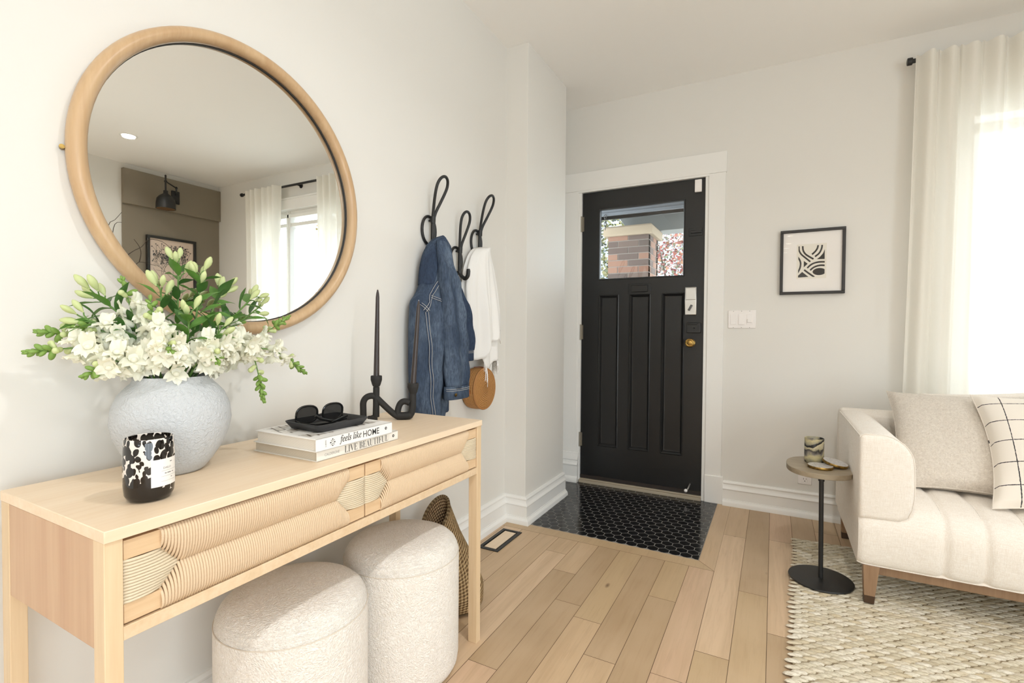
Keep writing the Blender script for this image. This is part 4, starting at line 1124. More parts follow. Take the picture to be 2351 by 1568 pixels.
strip([(1.546, 1.124), (1.556, 1.04), (1.565, .96), (1.574, .84), (1.583, .70)], .013)
strip([(1.578, 1.188), (1.608, 1.174), (1.640, 1.160)], .012)
strip([(1.530, 1.158), (1.540, 1.145), (1.552, 1.128)], .010)
for z in (.813, .806): mk('stitching', MB().tube([(-1.168 + .0328 * (abs(math.sin(a)) ** .75), 1.7005 + .0755 * (abs(math.cos(a)) ** .85) * (1 if math.cos(a) > 0 else -1), z) for a in [PI * (k + .3) / 40.6 for k in range(41)]], .0010, 6), M['thread'], cf1)
for z in (.958, .951): mk('stitching', MB().tube([(-1.254 + .0318 * (abs(math.sin(a)) ** .75), 1.880 + .0665 * (abs(math.cos(a)) ** .85) * (1 if math.cos(a) > 0 else -1), z) for a in [PI * (k + .3) / 40.6 for k in range(41)]], .0010, 6), M['thread'], cf2)
mk('cuff_button', MB().lathe([(.001, 0), (.007, .0005), (.007, .003), (.001, .0035)], (-1.138, 1.650, .790), 16, Matrix.Rotation(PI / 2, 4, 'Y')), M['brass'], cf1)
mk('hem_tab', MB().box(-1.262, -1.225, 1.665, 1.735, .700, .775), M['denimdark'], jk, bevel=.012, seg=3)

# ---------------------------------------------------------------- scarf and round bag
def cloth(name, c1, tr=.25):
    m = NM(name, c1, .9, spec=.15); t = m.n('BsdfTranslucent'); t.inputs[0].default_value = (*c1, 1)
    m.bump(m.noise(m.coord('Object', (300, 300, 60)), 1, 3), .3, .001)
    mx = m.n('MixShader'); mx.inputs[0].default_value = tr; m.l(m.b.outputs[0], mx.inputs[1]); m.l(t.outputs[0], mx.inputs[2]); m.l(mx.outputs[0], m.out.inputs['Surface']); return m.m
M['scarf'] = cloth('white_gauze', srgb(253, 252, 250))
sc = thing('scarf', 'white fringed scarf draped over the black hook nearest the pier', 'scarf', (XW, 2.08, 1.43))
SE = [(1.458, 2.040, 2.100), (1.440, 2.006, 2.112), (1.405, 1.972, 2.138), (1.35, 1.942, 2.176), (1.25, 1.920, 2.214), (1.15, 1.924, 2.232), (1.02, 1.940, 2.246), (.90, 1.945, 2.250), (.78, 1.950, 2.250)]
def sedge(z):
    for a, b in zip(SE[:-1], SE[1:]):
        if a[0] >= z >= b[0]:
            t = (a[0] - z) / (a[0] - b[0]); return a[1] + (b[1] - a[1]) * t, a[2] + (b[2] - a[2]) * t
    return SE[-1][1], SE[-1][2]
def lerp_tab(tab, u):
    for a, b in zip(tab[:-1], tab[1:]):
        if a[0] <= u <= b[0]: return a[1] + (b[1] - a[1]) * (u - a[0]) / (b[0] - a[0])
    return tab[-1][1]
def sheet(bot, x0, dep, nf, ph, u0=0.0, u1=1.0, top=1.458):
    def fn(u, v):
        uu = u0 + (u1 - u0) * u; zb_ = lerp_tab(bot, uu); z = top + (zb_ - top) * v
        yl, yr = sedge(z); y = yl + (yr - yl) * uu
        k = min(1, (top - z) * 3.2)
        x = x0 + dep * (1 - abs(2 * uu - 1) ** 2.2) * (.78 + .22 * k) + k * (.011 * math.sin(uu * nf + ph + v * 1.3) + .006 * math.sin(uu * nf * 2.3 + 1.7 * ph))
        return (max(x, XW + .008), y + .004 * k * math.cos(uu * nf + ph), z)
    return fn
front = sheet([(0, .930), (.12, .912), (.26, .918), (.34, .985), (.46, 1.0), (.58, 1.002), (.62, 1.045), (.80, 1.058), (.88, 1.0), (1, .985)], -1.280, .066, 19, .4)
back = sheet([(0, .95), (.25, .93), (.30, .872), (.55, .862), (.62, .90), (.80, .905), (1, .870)], -1.300, .060, 15, 2.0)
mk('front_fall', MB().grid(front, 60, 40), M['scarf'], sc, solid=.0025, angle=180, recalc=False)
mk('back_fall', MB().grid(back, 60, 40), M['scarf'], sc, solid=.0025, angle=180, recalc=False)
frg = MB()
for k in range(78):
    uu = .28 + .72 * k / 77
    if .60 < uu < .66: continue
    p = Vector(back(uu, 1.0)); L = rnd.uniform(.060, .095) if uu < .6 else rnd.uniform(.035, .07)
    q = p + Vector((rnd.uniform(-.004, .006), rnd.uniform(-.008, .008), -L))
    frg.tube(smooth_path([p, p.lerp(q, .5) + Vector((.002, rnd.uniform(-.003, .003), 0)), q], 3), .0013, 5)
    frg.ball(p.lerp(q, .35), (.0022, .0022, .003), 6, 4)
mk('fringe', frg, M['scarf'], sc)

def rattan_mat(name):
    m = NM(name, srgb(180, 128, 72), .6, spec=.3)
    w = m.wave(m.coord('UV'), 5.0, .25, 3, 2, 'Y'); w2 = m.wave(m.coord('UV'), 26, .5, 2, 2, 'X'); n = m.noise(m.coord('UV', (60, 30, 1)), 1, 3)
    h = m.math('ADD', m.math('MULTIPLY', w, .5), m.math('ADD', m.math('MULTIPLY', w2, .3), m.math('MULTIPLY', n, .45)))
    m.color(m.ramp(h, [(.25, srgb(118, 76, 38)), (.55, srgb(178, 126, 72)), (.95, srgb(206, 156, 98))])); m.bump(h, .8, .003); return m.m
M['bagrattan'] = rattan_mat('honey_rattan_weave')
bc = Vector((-1.312, 2.046, .770)); RB = .1005
bg_ = thing('round_bag', 'round honey rattan bag hanging below the white scarf', 'bag', bc + Vector((0, 0, -RB)))
BX = Matrix.Rotation(PI / 2, 4, 'Y')
def drum(prof): return MB().lathe(prof, bc, 64, BX)
mk('drum_side', drum([(.090, 0), (.098, .002), (RB, .012), (RB + .001, .035), (RB, .060), (.098, .070)]), M['bagrattan'], bg_, angle=180)
mk('drum_face', drum([(.0985, .0690), (.0965, .0745), (.090, .0765), (.07, .0775), (.045, .0785), (.02, .079), (.001, .079)]), M['bagrattan'], bg_, angle=180)
M['rattan_plain'] = plain('honey_rattan_plain', srgb(172, 120, 68), .6)
mk('rolled_edge', MB().tube([bc + Vector((.071, .0975 * math.cos(2 * PI * k / 64), .0975 * math.sin(2 * PI * k / 64))) for k in range(64)], .0052, 8, loop=True), M['rattan_plain'], bg_)
leather = plain('tan_leather', srgb(150, 84, 46), .5)
def ribbon(P, w, n, thick=.0025):
    mb = MB(); P = [Vector(p) for p in P]; n = Vector(n).normalized(); rings = []
    for i, p in enumerate(P):
        t = (P[min(i + 1, len(P) - 1)] - P[max(i - 1, 0)]).normalized(); s_ = t.cross(n).normalized(); m_ = s_.cross(t)
        rings.append([p + s_ * w / 2 + m_ * thick / 2, p - s_ * w / 2 + m_ * thick / 2, p - s_ * w / 2 - m_ * thick / 2, p + s_ * w / 2 - m_ * thick / 2])
    return mb.loft(rings)
mk('strap', ribbon(smooth_path([(-1.272, 1.944, .772), (-1.272, 1.942, .80), (-1.274, 1.948, .90), (-1.282, 1.985, 1.10), (-1.284, 2.04, 1.30), (-1.282, 2.075, 1.400)], 6), .012, (0, -1, .05)), leather, bg_)
mk('strap', ribbon(smooth_path([(-1.272, 2.148, .790), (-1.276, 2.150, .82), (-1.290, 2.145, .92), (-1.296, 2.135, 1.10), (-1.296, 2.115, 1.30), (-1.290, 2.085, 1.400)], 6), .012, (0, 1, .05)), leather, bg_)
for yy, sg_ in ((1.942, -1), (2.150, 1)):
    tb = MB().box(-1.283, -1.261, yy - .004, yy + .004, .752, .772)
    for z in (.757, .766): tb.box(-1.285, -1.259, yy - .005, yy + .005, z, z + .003)
    mk('strap_tab', tb, leather, bg_, bevel=.001)
mk('clasp', ribbon(smooth_path([(-1.300, 2.050, .8725), (-1.270, 2.052, .8745), (-1.240, 2.052, .868), (-1.231, 2.052, .845)], 5), .022, (0, 0, 1)), leather, bg_)

# ---------------------------------------------------------------- framed print, switches, outlet on the door wall
px0, px1, pz0_, pz1_ = .0255, .3405, 1.2725, 1.6385
fp = thing('framed_print', 'small black framed abstract print on the wall between door and curtain', 'picture', ((px0 + px1) / 2, YD, pz0_))
fw2 = .0155; fm2 = MB()
for a, b_, c, d in ((px0, px1, pz0_, pz0_ + fw2), (px0, px1, pz1_ - fw2, pz1_), (px0, px0 + fw2, pz0_ + fw2, pz1_ - fw2), (px1 - fw2, px1, pz0_ + fw2, pz1_ - fw2)): fm2.box(a, b_, YD - .024, YD - .001, c, d)
mk('frame', fm2, plain('black_frame_wood', srgb(38, 34, 32), .4), fp, bevel=.0015)
mk('mat_board', MB().box(px0 + fw2 - .002, px1 - fw2 + .002, YD - .012, YD - .010, pz0_ + fw2 - .002, pz1_ - fw2 + .002), plain('white_mat_board', srgb(244, 240, 236), .8), fp, smooth=False)
ax0, ax1, az0, az1 = .1165, .2445, 1.3690, 1.5460
paper = mk('print_paper', MB().box(ax0 - .008, ax1 + .008, YD - .0126, YD - .0119, az0 - .009, az1 + .010), plain('cream_print_paper', srgb(236, 231, 220), .85), fp, smooth=False)
aw, ah = ax1 - ax0, az1 - az0
inkm = plain('black_print_ink', srgb(34, 28, 24), .8)
def A2(q): return ((q[0] - 1018) / 304, 1 - (q[1] - 450) / 375)
pr = MB()
def poly_ink(pts):
    P = [A2(q) for q in pts]
    for ax_, lim, kl in ((0, 0, False), (0, 1, True), (1, 0, False), (1, 1, True)):
        if P: P = clip_poly(P, ax_, lim, kl)
    if len(P) < 3: return
    b = len(pr.v)
    for u, v in P: pr.vert((ax0 + aw * u, YD - .0128, az0 + ah * v))
    pr.face(range(b, b + len(P)))
def stroke(pts, w):
    P = smooth_path([(a, b, 0) for a, b in pts], 6)
    for a, b in zip(P[:-1], P[1:]):
        d = (b - a); q = Vector((-d.y, d.x, 0)).normalized() * w / 2
        poly_ink([(a + q)[:2], (b + q)[:2], (b - q)[:2], (a - q)[:2]])
stroke([(1022, 440), (1026, 500), (1052, 548), (1098, 590), (1158, 642)], 19)
stroke([(1066, 440), (1072, 500), (1098, 545), (1140, 578), (1194, 612)], 20)
stroke([(1244, 440), (1238, 480), (1216, 518), (1176, 556)], 20)
stroke([(1290, 440), (1284, 490), (1258, 545), (1210, 584)], 20)
poly_ink([(1320, 500), (1320, 618), (1232, 616), (1270, 586), (1302, 548)])
stroke([(1008, 575), (1036, 620), (1046, 665), (1036, 720), (1008, 775)], 20)
poly_ink([(1083, 628), (1128, 664), (1083, 706)])
stroke([(1124, 716), (1160, 682), (1204, 660), (1260, 650), (1325, 652)], 20)
stroke([(1158, 744), (1190, 716), (1230, 698), (1275, 690), (1325, 694)], 20)
poly_ink([(1186, 764)] + [(1262 + 76 * math.cos(t), 764 + 42 * math.sin(t)) for t in [PI + 2 * PI * k / 28 for k in range(1, 28)]])
stroke([(1088, 736), (1130, 770), (1170, 800), (1206, 826)], 20)
poly_ink([(1066, 760), (1012, 808), (1014, 826), (1140, 822)])
mk('print_design', pr, inkm, paper, smooth=False, recalc=False)
mk('picture_glass', MB().grid(lambda u, v: (px0 + fw2 + (px1 - px0 - 2 * fw2) * u, YD - .017, pz0_ + fw2 + (pz1_ - pz0_ - 2 * fw2) * v), 1, 1), M['pane'], fp, smooth=False)

sw = thing('light_switch', 'white three gang switch plate with a dimmer between door and print', 'switch', (-.171, YD, 1.08))
mk('switch_plate', MB().box(-.247, -.0955, YD - .006, YD, 1.0780, 1.1865), M['white_plastic'], sw, bevel=.003)
for k, x in enumerate((-.2175, -.1730, -.1290)):
    if k < 2:
        rk = MB().box(x - .016, x + .016, YD - .0085, YD - .005, 1.101, 1.163)
        if k == 1: rk = MB().prism([(YD - .0085, 1.163), (YD - .005, 1.163), (YD - .005, 1.101), (YD - .0125, 1.101)], lambda a, b, d: (d, a, b), x - .016, x + .016)
        mk('rocker', rk, M['white_plastic'], sw, bevel=.001)
    else:
        mk('dimmer_face', MB().box(x - .016, x + .016, YD - .0075, YD - .005, 1.101, 1.163), M['white_plastic'], sw, bevel=.001)
        mk('dimmer_slider', MB().box(x - .013, x + .013, YD - .014, YD - .007, 1.113, 1.133), M['white_plastic'], sw, bevel=.002)
    for z in (1.0835, 1.1810): mk('plate_screw', MB().ball((x, YD - .006, z), (.0022, .001, .0022), 8, 4), plain('screw_grey', srgb(150, 146, 142), .4), sw)
ol = thing('wall_outlet', 'white duplex outlet low on the wall behind the side table', 'outlet', (.169, YD, .185))
mk('outlet_plate', MB().box(.1345, .2035, YD - .005, YD, .1855, .2965), M['white_plastic'], ol, bevel=.003)
for z in (.268, .214):
    f = mk('socket_face', MB().box(.154, .184, YD - .007, YD - .004, z - .018, z + .018), M['white_plastic'], ol, bevel=.003)
    for dx, h in ((-.0065, .0045), (.0065, .0038)): mk('slot', MB().box(.169 + dx - .001, .169 + dx + .001, YD - .0075, YD - .0065, z + .004 - h, z + .004 + h), M['black'], f)
    mk('ground_hole', MB().ball((.169, YD - .007, z - .009), (.0026, .0008, .0026), 10, 5), M['black'], f)

# ---------------------------------------------------------------- rug
RT = .013
rug = thing('rug', 'braided oatmeal jute rug under the sofa and the side table', 'rug', (1.1, 2.0, 0))
RUG0 = Vector((.114, 2.862, 0)); rdx = Vector((.9990, .0435, 0)).normalized(); rdy = Vector((-.045, -.999, 0)).normalized()
def jute_mat():
    m = NM('jute_braid', srgb(206, 192, 164), .92, spec=.1); at = m.n('Attribute'); at.attribute_name = 'rnd'
    n = m.noise(m.coord('Object', (60, 240, 240)), 1, 3, .7)
    c = m.ramp(at.outputs['Fac'], [(0, srgb(194, 182, 158)), (.35, srgb(218, 210, 190)), (.65, srgb(228, 221, 206)), (1, srgb(206, 192, 164))])
    m.color(m.mix(m.ramp(n, [(.35, (.55, .55, .55)), (.55, (0, 0, 0))]), c, srgb(150, 134, 106))); m.bump(n, .5, .002); return m.m
M['jute'] = jute_mat()
rs_, rl_ = .0178, .042
NR, NS = 92, 47
jm_ = MB()
for r in range(NR):
    for q in range(NS):
        jm_.a = rnd.uniform(.02, 1)
        off = (r % 2) * .5 + rnd.uniform(-.12, .12)
        c = RUG0 + rdx * (rl_ * (q + off) + .006) + rdy * (rs_ * (r + .5) + rnd.uniform(-.0012, .0012))
        ang = math.radians(-12 + rnd.uniform(-6, 6)) * (1 if r % 2 else 1)
        bx = rdx * math.cos(ang) + rdy * math.sin(ang); by = Vector((0, 0, 1)).cross(bx)
        a_, b_, h_ = rl_ * rnd.uniform(.56, .66), rs_ * rnd.uniform(.52, .60), rnd.uniform(.0046, .0064)
        b0 = len(jm_.v); zc_ = .0062
        K = 8
        for (f, zz) in ((1.0, 0), (.86, .62), (.45, .97)):
            for k in range(K):
                t = 2 * PI * k / K; p = c + bx * a_ * f * math.cos(t) + by * b_ * f * math.sin(t)
                jm_.vert((p.x, p.y, zc_ + h_ * zz))
        for lv in range(2):
            for k in range(K):
                k2 = (k + 1) % K; jm_.face((b0 + lv * K + k, b0 + lv * K + k2, b0 + (lv + 1) * K + k2, b0 + (lv + 1) * K + k))
        jm_.face(range(b0 + 2 * K, b0 + 3 * K))
mk('braid_weave', jm_, M['jute'], rug, recalc=False, angle=180)
c4 = [RUG0 + rdx * .004 + rdy * .004, RUG0 + rdx * (NS * rl_ + .01) + rdy * .004, RUG0 + rdx * (NS * rl_ + .01) + rdy * (NR * rs_ - .004), RUG0 + rdx * .004 + rdy * (NR * rs_ - .004)]
mk('rug_backing', MB().prism([(p.x, p.y) for p in c4], lambda a, b, d: (a, b, d), .0004, .0066), plain('jute_backing', srgb(140, 126, 102), .95), rug, smooth=False)  # brownish backing that shows between the braids
RT = .0128

# ---------------------------------------------------------------- side table with cup and coasters
tc_ = Vector((.190, 2.425, RT))
st = thing('side_table', 'small side table with an oval grey wood top on a black pole by the sofa', 'side table', tc_)
mk('table_base', MB().lathe([(.001, 0), (.118, 0), (.1195, .003), (.1185, .0065), (.10, .0085), (.001, .0095)], tc_, 64), M['black'], st)
mk('pole', MB().tube([tc_ + Vector((0, 0, .008)), Vector((.186, 2.425, .448))], .0088, 20), M['black'], st)
mk('pole_collar', MB().lathe([(.001, 0), (.0115, 0), (.0115, .012), (.017, .013), (.017, .018), (.001, .018)], (.186, 2.425, .4305), 24), M['black'], st)
zt0, zt1 = .4485, .4705
TOPC = Vector((.187, 2.535, 0))
tpoly = []
for k in range(72):
    t = 2 * PI * k / 72; c, s_ = math.cos(t), math.sin(t)
    tpoly.append((TOPC.x + .1285 * (abs(c) ** .88) * (1 if c > 0 else -1), TOPC.y + .160 * (abs(s_) ** .88) * (1 if s_ > 0 else -1)))
mk('table_top', MB().prism(tpoly, lambda a, b, d: (a, b, d), zt0, zt1), wood('grey_washed_wood', srgb(164, 150, 128), srgb(138, 124, 102), 'x', .45), st, bevel=.002)
def marble_cup():
    m = NM('striped_marbled_stone', (.5, .5, .5), .3)
    v = m.coord('Object', (1, 1, 1), (math.radians(-14), math.radians(20), 0)); w_ = m.wave(v, 4.2, 3.2, 5.0, 3, 'Z', 'SAW')
    m.color(m.ramp(w_, [(.0, srgb(30, 28, 26)), (.16, srgb(34, 32, 30)), (.22, srgb(150, 146, 128)), (.46, srgb(196, 186, 144)), (.60, srgb(128, 122, 116)), (.74, srgb(40, 38, 36)), (.80, srgb(176, 168, 140)), (1.0, srgb(206, 198, 166))])); return m.m
cu_c = Vector((.168, 2.582, zt1))
cu_ = mk('tumbler', MB().lathe([(.001, 0), (.034, 0), (.0375, .003), (.0385, .02), (.0385, .108), (.0375, .1105), (.0355, .1085), (.0350, .02), (.001, .014)], cu_c, 48), marble_cup(), base=cu_c, angle=50)
tag(cu_, 'black and olive marbled stone tumbler on the side table', 'cup')
agate = (lambda m: (m.color(m.ramp(m.noise(m.coord(), 45, 3, .5, 1), [(.3, srgb(168, 166, 168)), (.5, srgb(214, 212, 212)), (.7, srgb(190, 186, 184))])), m.m)[1])(NM('grey_white_agate', srgb(206, 204, 202), .15))
def coaster(c, R, label):
    t_ = thing('coaster', label, 'coaster', c)
    prof = [(.001, 0), (.046, 0), (.0485, .001), (.0490, .004), (.0490, .010), (.0480, .0115), (.0465, .0115)]
    mk('brass_rim', MB().lathe(prof, c, 48, R), M['brass'], t_, angle=50)
    mk('stone_inlay', MB().lathe([(.001, .0112), (.0466, .0112), (.0462, .0122), (.001, .0124)], c, 48, R), agate, t_, angle=50)
coaster(Vector((.186, 2.488, zt1)), Matrix.Identity(4), 'agate coaster with a gold rim lying flat on the side table')
coaster(Vector((.243, 2.540, zt1 + .0105)), Matrix.Rotation(math.radians(12), 4, 'Y') @ Matrix.Rotation(math.radians(4), 4, 'X'), 'gold rimmed coaster leaning tilted on the flat one')

# ---------------------------------------------------------------- sofa
SX0, SX1, SYF, SYB = .298, 2.30, 2.268, 3.085
so = thing('sofa', 'ivory linen sofa with channel tufted seat before the window', 'sofa', ((SX0 + SX1) / 2, 2.68, 0))
prof = [(2.96, .408), (2.80, .414), (2.62, .419), (2.48, .416), (2.40, .408), (2.33, .390), (2.29, .362), (2.272, .325), (2.268, .280), (2.272, .225), (2.280, .185), (2.292, .168), (2.32, .163), (2.6, .163), (2.96, .163)]
pp = smooth_path([(0, y, z) for y, z in prof], 4)
seams = [.556 + .1125 * k for k in range(14)]
def seat_x():
    xs_ = []
    for k in range(int((SX1 - SX0) / .0075) + 1): xs_.append(SX0 + k * .0075)
    return xs_
sm_ = MB(); rings = []
for x in seat_x():
    d = min(abs(x - s_) for s_ in seams); e = min(x - SX0, SX1 - x)
    tuft = .016 * math.exp(-(d / .011) ** 1.3) if x > .49 else 0
    rnd_ = .010 * math.exp(-(e / .010))
    ring = []
    for i, p in enumerate(pp):
        t = (pp[min(i + 1, len(pp) - 1)] - pp[max(i - 1, 0)]).normalized(); nrm = Vector((0, -t.z, t.y)) * -1      # towards outside
        nrm = Vector((0, t.z, -t.y))
        q = p - nrm * 0
        inn = Vector((0, -nrm.y, -nrm.z))
        vis = 1 if i < len(pp) * .80 else .2
        pq = p + nrm * 0 + Vector((0, 0, 0))
        # inward offset: pull towards the body centre line
        cen = Vector((0, 2.6, .29)); dirc = (cen - p).normalized()
        pq = p + dirc * (tuft * vis + rnd_)
        ring.append((x, pq.y, pq.z))
    rings.append(ring)
sm_.loft(rings); seat = mk('seat', sm_, M['linen'], so, angle=50)
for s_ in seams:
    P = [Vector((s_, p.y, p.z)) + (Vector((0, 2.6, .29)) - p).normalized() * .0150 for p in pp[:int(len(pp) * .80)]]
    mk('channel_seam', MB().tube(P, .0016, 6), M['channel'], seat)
def arm(xo, xi, name='arm'):
    """arm cross-section in x-z with a square outer and a big round inner shoulder, run from front to back"""
    sgn = 1 if xi > xo else -1; W_ = abs(xi - xo); sec = []
    def X(a): return xo + sgn * (a - .0015)
    pts = [(0, .345), (0, .655), (.006, .664), (.016, .668), (.060, .670)]
    for k in range(9):
        t = PI / 2 * k / 8; pts.append((W_ - .105 + .105 * math.sin(t), .565 + .105 * math.cos(t)))
    pts += [(W_ + .003, .50), (W_ + .002, .44), (W_ - .004, .398), (W_ - .016, .366), (W_ - .040, .350)]
    rings = []
    for y, ins in ((2.272, .016), (2.2745, .006), (2.281, .0012), (2.30, 0), (2.6, 0), (2.92, 0), (2.965, .002)):
        cxm = W_ / 2; czm = .50; ring = []
        for a, z in pts:
            k = ins / .09
            ring.append((X(a + (cxm - a) * k), y, z + (czm - z) * k * .6))
        rings.append(ring)
    mb = MB().loft(rings); ao = mk(name, mb, M['linen'], so, angle=45)
    P = [Vector((X(a), 2.2800, z)) for a, z in pts[1:-1]]
    mk('piping', MB().tube(P, .0016, 6), M['linen'], ao)
    mk('piping', MB().tube([(X(.0015), 2.280, .6605), (X(.0015), 2.94, .6605)], .0022, 6), M['linen'], ao)
    return ao
arm(SX0, .466); arm(SX1, 2.132)
bm_ = MB()
rings = []
for x, ins in ((SX0 + .004, .012), (SX0 + .010, .003), (SX0 + .02, 0), (SX1 - .02, 0), (SX1 - .010, .003), (SX1 - .004, .012)):
    sec = [(2.930, .40), (2.925, .60), (2.935, .645), (2.965, .668), (3.02, .672), (3.06, .664), (3.082, .640), (3.085, .55), (3.085, .20), (2.96, .165)]
    rings.append([(x, y + (3.0 - y) * ins * 2, z - ins * (1 if z > .5 else -1)) for y, z in sec])
mk('backrest', bm_.loft(rings), M['linen'], so, bevel=.006, angle=45)
mk('side_skirt', MB().box(SX0 + .0015, SX0 + .03, 2.30, 3.07, .166, .36), M['linen'], so, bevel=.004)
for x in (.52, .96, 1.40, 1.84): pass
mk('wood_rail', MB().box(SX0 + .05, SX1 - .05, 2.320, 2.345, .122, .168).box(SX0 + .05, SX1 - .05, 3.02, 3.045, .122, .168), M['sofaleg'], so, bevel=.002)
for x in (SX0 + .045, SX1 - .045):
    for y, fl_ in ((2.312, RT), (3.020, 0.0)):
        lg = mk('leg', MB().frustum((x, y, .163), (x - .003 * (1 if x < 1 else -1), y, fl_ + .030), .026, .022, .0175, .0155), M['sofaleg'], so, bevel=.0015)
        mk('leg_tip', MB().frustum((x - .003 * (1 if x < 1 else -1), y, fl_ + .031), (x - .004 * (1 if x < 1 else -1), y, fl_), .0178, .0158, .0160, .0140), M['legcap'], lg, bevel=.001)

def pillow(name, label, cx, yb, zb, yt, zt, half, T, mat, roll=0, yaw=0, sag=.05, group=None):
    up = Vector((0, yt - yb, zt - zb)); hh = up.length / 2; up.normalize(); ux = Vector((1, 0, 0)); nrm = ux.cross(up).normalized()     # faces the camera side
    Rm = Matrix((ux, up, nrm)).transposed().to_4x4()
    c = Vector((cx, (yb + yt) / 2, (zb + zt) / 2))
    Q = Matrix.Translation(c) @ Matrix.Rotation(yaw, 4, 'Z') @ Rm @ Matrix.Rotation(roll, 4, 'Z')
    t_ = thing(name, label, 'cushion', (cx, yb, zb), group)
    def side(sg2):
        def fn(u, v):
            a, b = 2 * u - 1, 2 * v - 1
            e = (1 - a * a) * (1 - b * b)
            px = a * half * (1 - sag * (1 - b * b) * abs(a) ** 3); py = b * hh * (1 - sag * (1 - a * a) * abs(b) ** 3)
            th = T * (max(e, 0) ** .42) + .002 + .0035 * math.sin(7 * a + 3 * b) * e
            return Q @ Vector((px, py, sg2 * th))
        return fn
    fr_ = MB().grid(side(1), 36, 36); n0 = len(fr_.v); fr_.grid(side(-1), 36, 36)
    o = mk('cushion_cover', fr_, mat, t_, angle=180, recalc=False)
    edge = [Q @ Vector((a * half * (1 - sag * (1 - b * b) * abs(a) ** 3), b * hh * (1 - sag * (1 - a * a) * abs(b) ** 3), 0)) for a, b in
            [(-1 + 2 * k / 20, -1) for k in range(20)] + [(1, -1 + 2 * k / 20) for k in range(20)] + [(1 - 2 * k / 20, 1) for k in range(20)] + [(-1, 1 - 2 * k / 20) for k in range(20)]]
    mk('edge_seam', MB().tube(edge, .0028, 6, loop=True), mat, t_)
    return t_
def grid_mat():
    m = NM('white_windowpane_check', srgb(236, 230, 222), .9, spec=.15)
    sp = m.n('SeparateXYZ'); tc = m.n('TexCoord'); m.l(tc.outputs['UV'], sp.inputs[0])
    nz = m.noise(m.coord('UV', (60, 60, 1)), 1, 2)
    def line(s_, k):
        f = m.math('FRACT', m.math('ADD', m.math('MULTIPLY', s_, k), .62)); return m.math('LESS_THAN', m.math('ABSOLUTE', m.math('SUBTRACT', f, .5)), m.math('MULTIPLY', nz, .036))
    g = m.math('MAXIMUM', line(sp.outputs[0], 5.6), line(sp.outputs[1], 5.6))
    m.color(m.mix(g, srgb(236, 229, 219), srgb(66, 64, 68))); m.bump(m.noise(m.coord('Object', (300, 300, 300)), 1, 2), .3, .001); return m.m
M['check'] = grid_mat()
pillow('cushion', 'plain ivory cushion at the back, partly hidden behind the oatmeal one', .84, 2.80, .43, 2.925, .79, .215, .060, M['linen'], math.radians(5))
pillow('cushion', 'oatmeal boucle cushion leaning in the near corner of the sofa arm', .690, 2.500, .420, 2.860, .785, .235, .075, M['boucle_cushion'], math.radians(2), math.radians(-9), .12)
pillow('cushion', 'white cushion with thin dark window pane check', .962, 2.370, .425, 2.700, .805, .240, .080, M['check'], math.radians(3), math.radians(-8), .12)
pillow('cushion', 'pale linen cushion farther along the sofa, behind the checked one', 1.42, 2.76, .43, 2.92, .80, .22, .07, M['linen'], math.radians(4))

# ---------------------------------------------------------------- ceiling lights
def downlight(x, y, label, power=4.0):
    t_ = thing('recessed_light', label, 'ceiling light', (x, y, ZC), 'recessed ceiling lights')
    mk('trim_ring', MB().lathe([(.046, -.001), (.060, -.001), (.0605, -.004), (.056, -.006), (.047, -.003), (.046, -.001)], (x, y, ZC), 40), M['trim'], t_, angle=60)
    e = NM('lamp_glow', (1, .95, .86), .5); e.set('Emission Color', (1.0, .88, .72, 1)); e.set('Emission Strength', 9.0)
    mk('lens', MB().lathe([(.001, -.0022), (.0465, -.0022), (.0465, -.0008), (.001, -.0008)], (x, y, ZC), 32), e.m, t_)
    l = bpy.data.lights.new('downlight', 'AREA'); l.shape = 'DISK'; l.size = .085; l.energy = power; l.color = (1.0, 1.0, .99); l.spread = math.radians(150)
    o = bpy.data.objects.new('downlight_lamp', l); COL.objects.link(o); o.parent = t_; o.location = (0, 0, -.012)
downlight(1.996, 2.06, 'recessed ceiling light seen in the mirror, nearest the taupe bay')
for x, y, w in ((.24, .85, 9.5), (.22, -.45, 4), (1.95, .60, 6), (1.95, -1.00, 5), (.22, -1.50, 5), (.20, -2.53, 4), (.20, -3.30, 4), (.18, -3.83, 4), (.16, -4.37, 4)):
    downlight(x, y, 'recessed ceiling light overhead, outside the picture', w)

# ---------------------------------------------------------------- things by the taupe bay (seen in the mirror)
TX = XR - .045
ws = thing('wall_sconce', 'black bell shaped wall sconce on the taupe header', 'wall lamp', (TX, 2.83, 2.36))
mk('backplate', MB().box(TX - .018, TX, 2.757, 2.832, 2.312, 2.440), M['black'], ws, bevel=.004)
mk('arm', MB().tube(smooth_path([(TX - .015, 2.795, 2.405), (TX - .035, 2.790, 2.412), (TX - .045, 2.785, 2.450), (TX - .045, 2.785, 2.470)], 5), .007, 10).tube([(TX - .045, 2.785, 2.464), (TX - .150, 2.634, 2.478)], .006, 10).tube([(TX - .150, 2.634, 2.370), (TX - .150, 2.634, 2.532)], .008, 12).ball((TX - .045, 2.785, 2.466), (.012, .012, .012)).ball((TX - .150, 2.634, 2.478), (.014, .014, .014)).ball((TX - .150, 2.634, 2.532), (.009, .009, .009)), M['black'], ws, angle=60)
shp = [(.020, .175), (.020, .150), (.030, .140), (.055, .122), (.074, .095), (.080, .055), (.082, .0), (.078, .0), (.076, .055), (.068, .092), (.03, .130), (.001, .134)]
mk('bell_shade', MB().lathe([(.001, .178)] + shp, (TX - .150, 2.634, 2.212), 40), M['black'], ws, angle=60)
mk('shade_lining', MB().lathe([(.0775, .002), (.0755, .055), (.0670, .091), (.03, .128), (.001, .132)], (TX - .150, 2.634, 2.212), 40), plain('gold_lining', srgb(150, 110, 66), .4, .8), ws, angle=60)
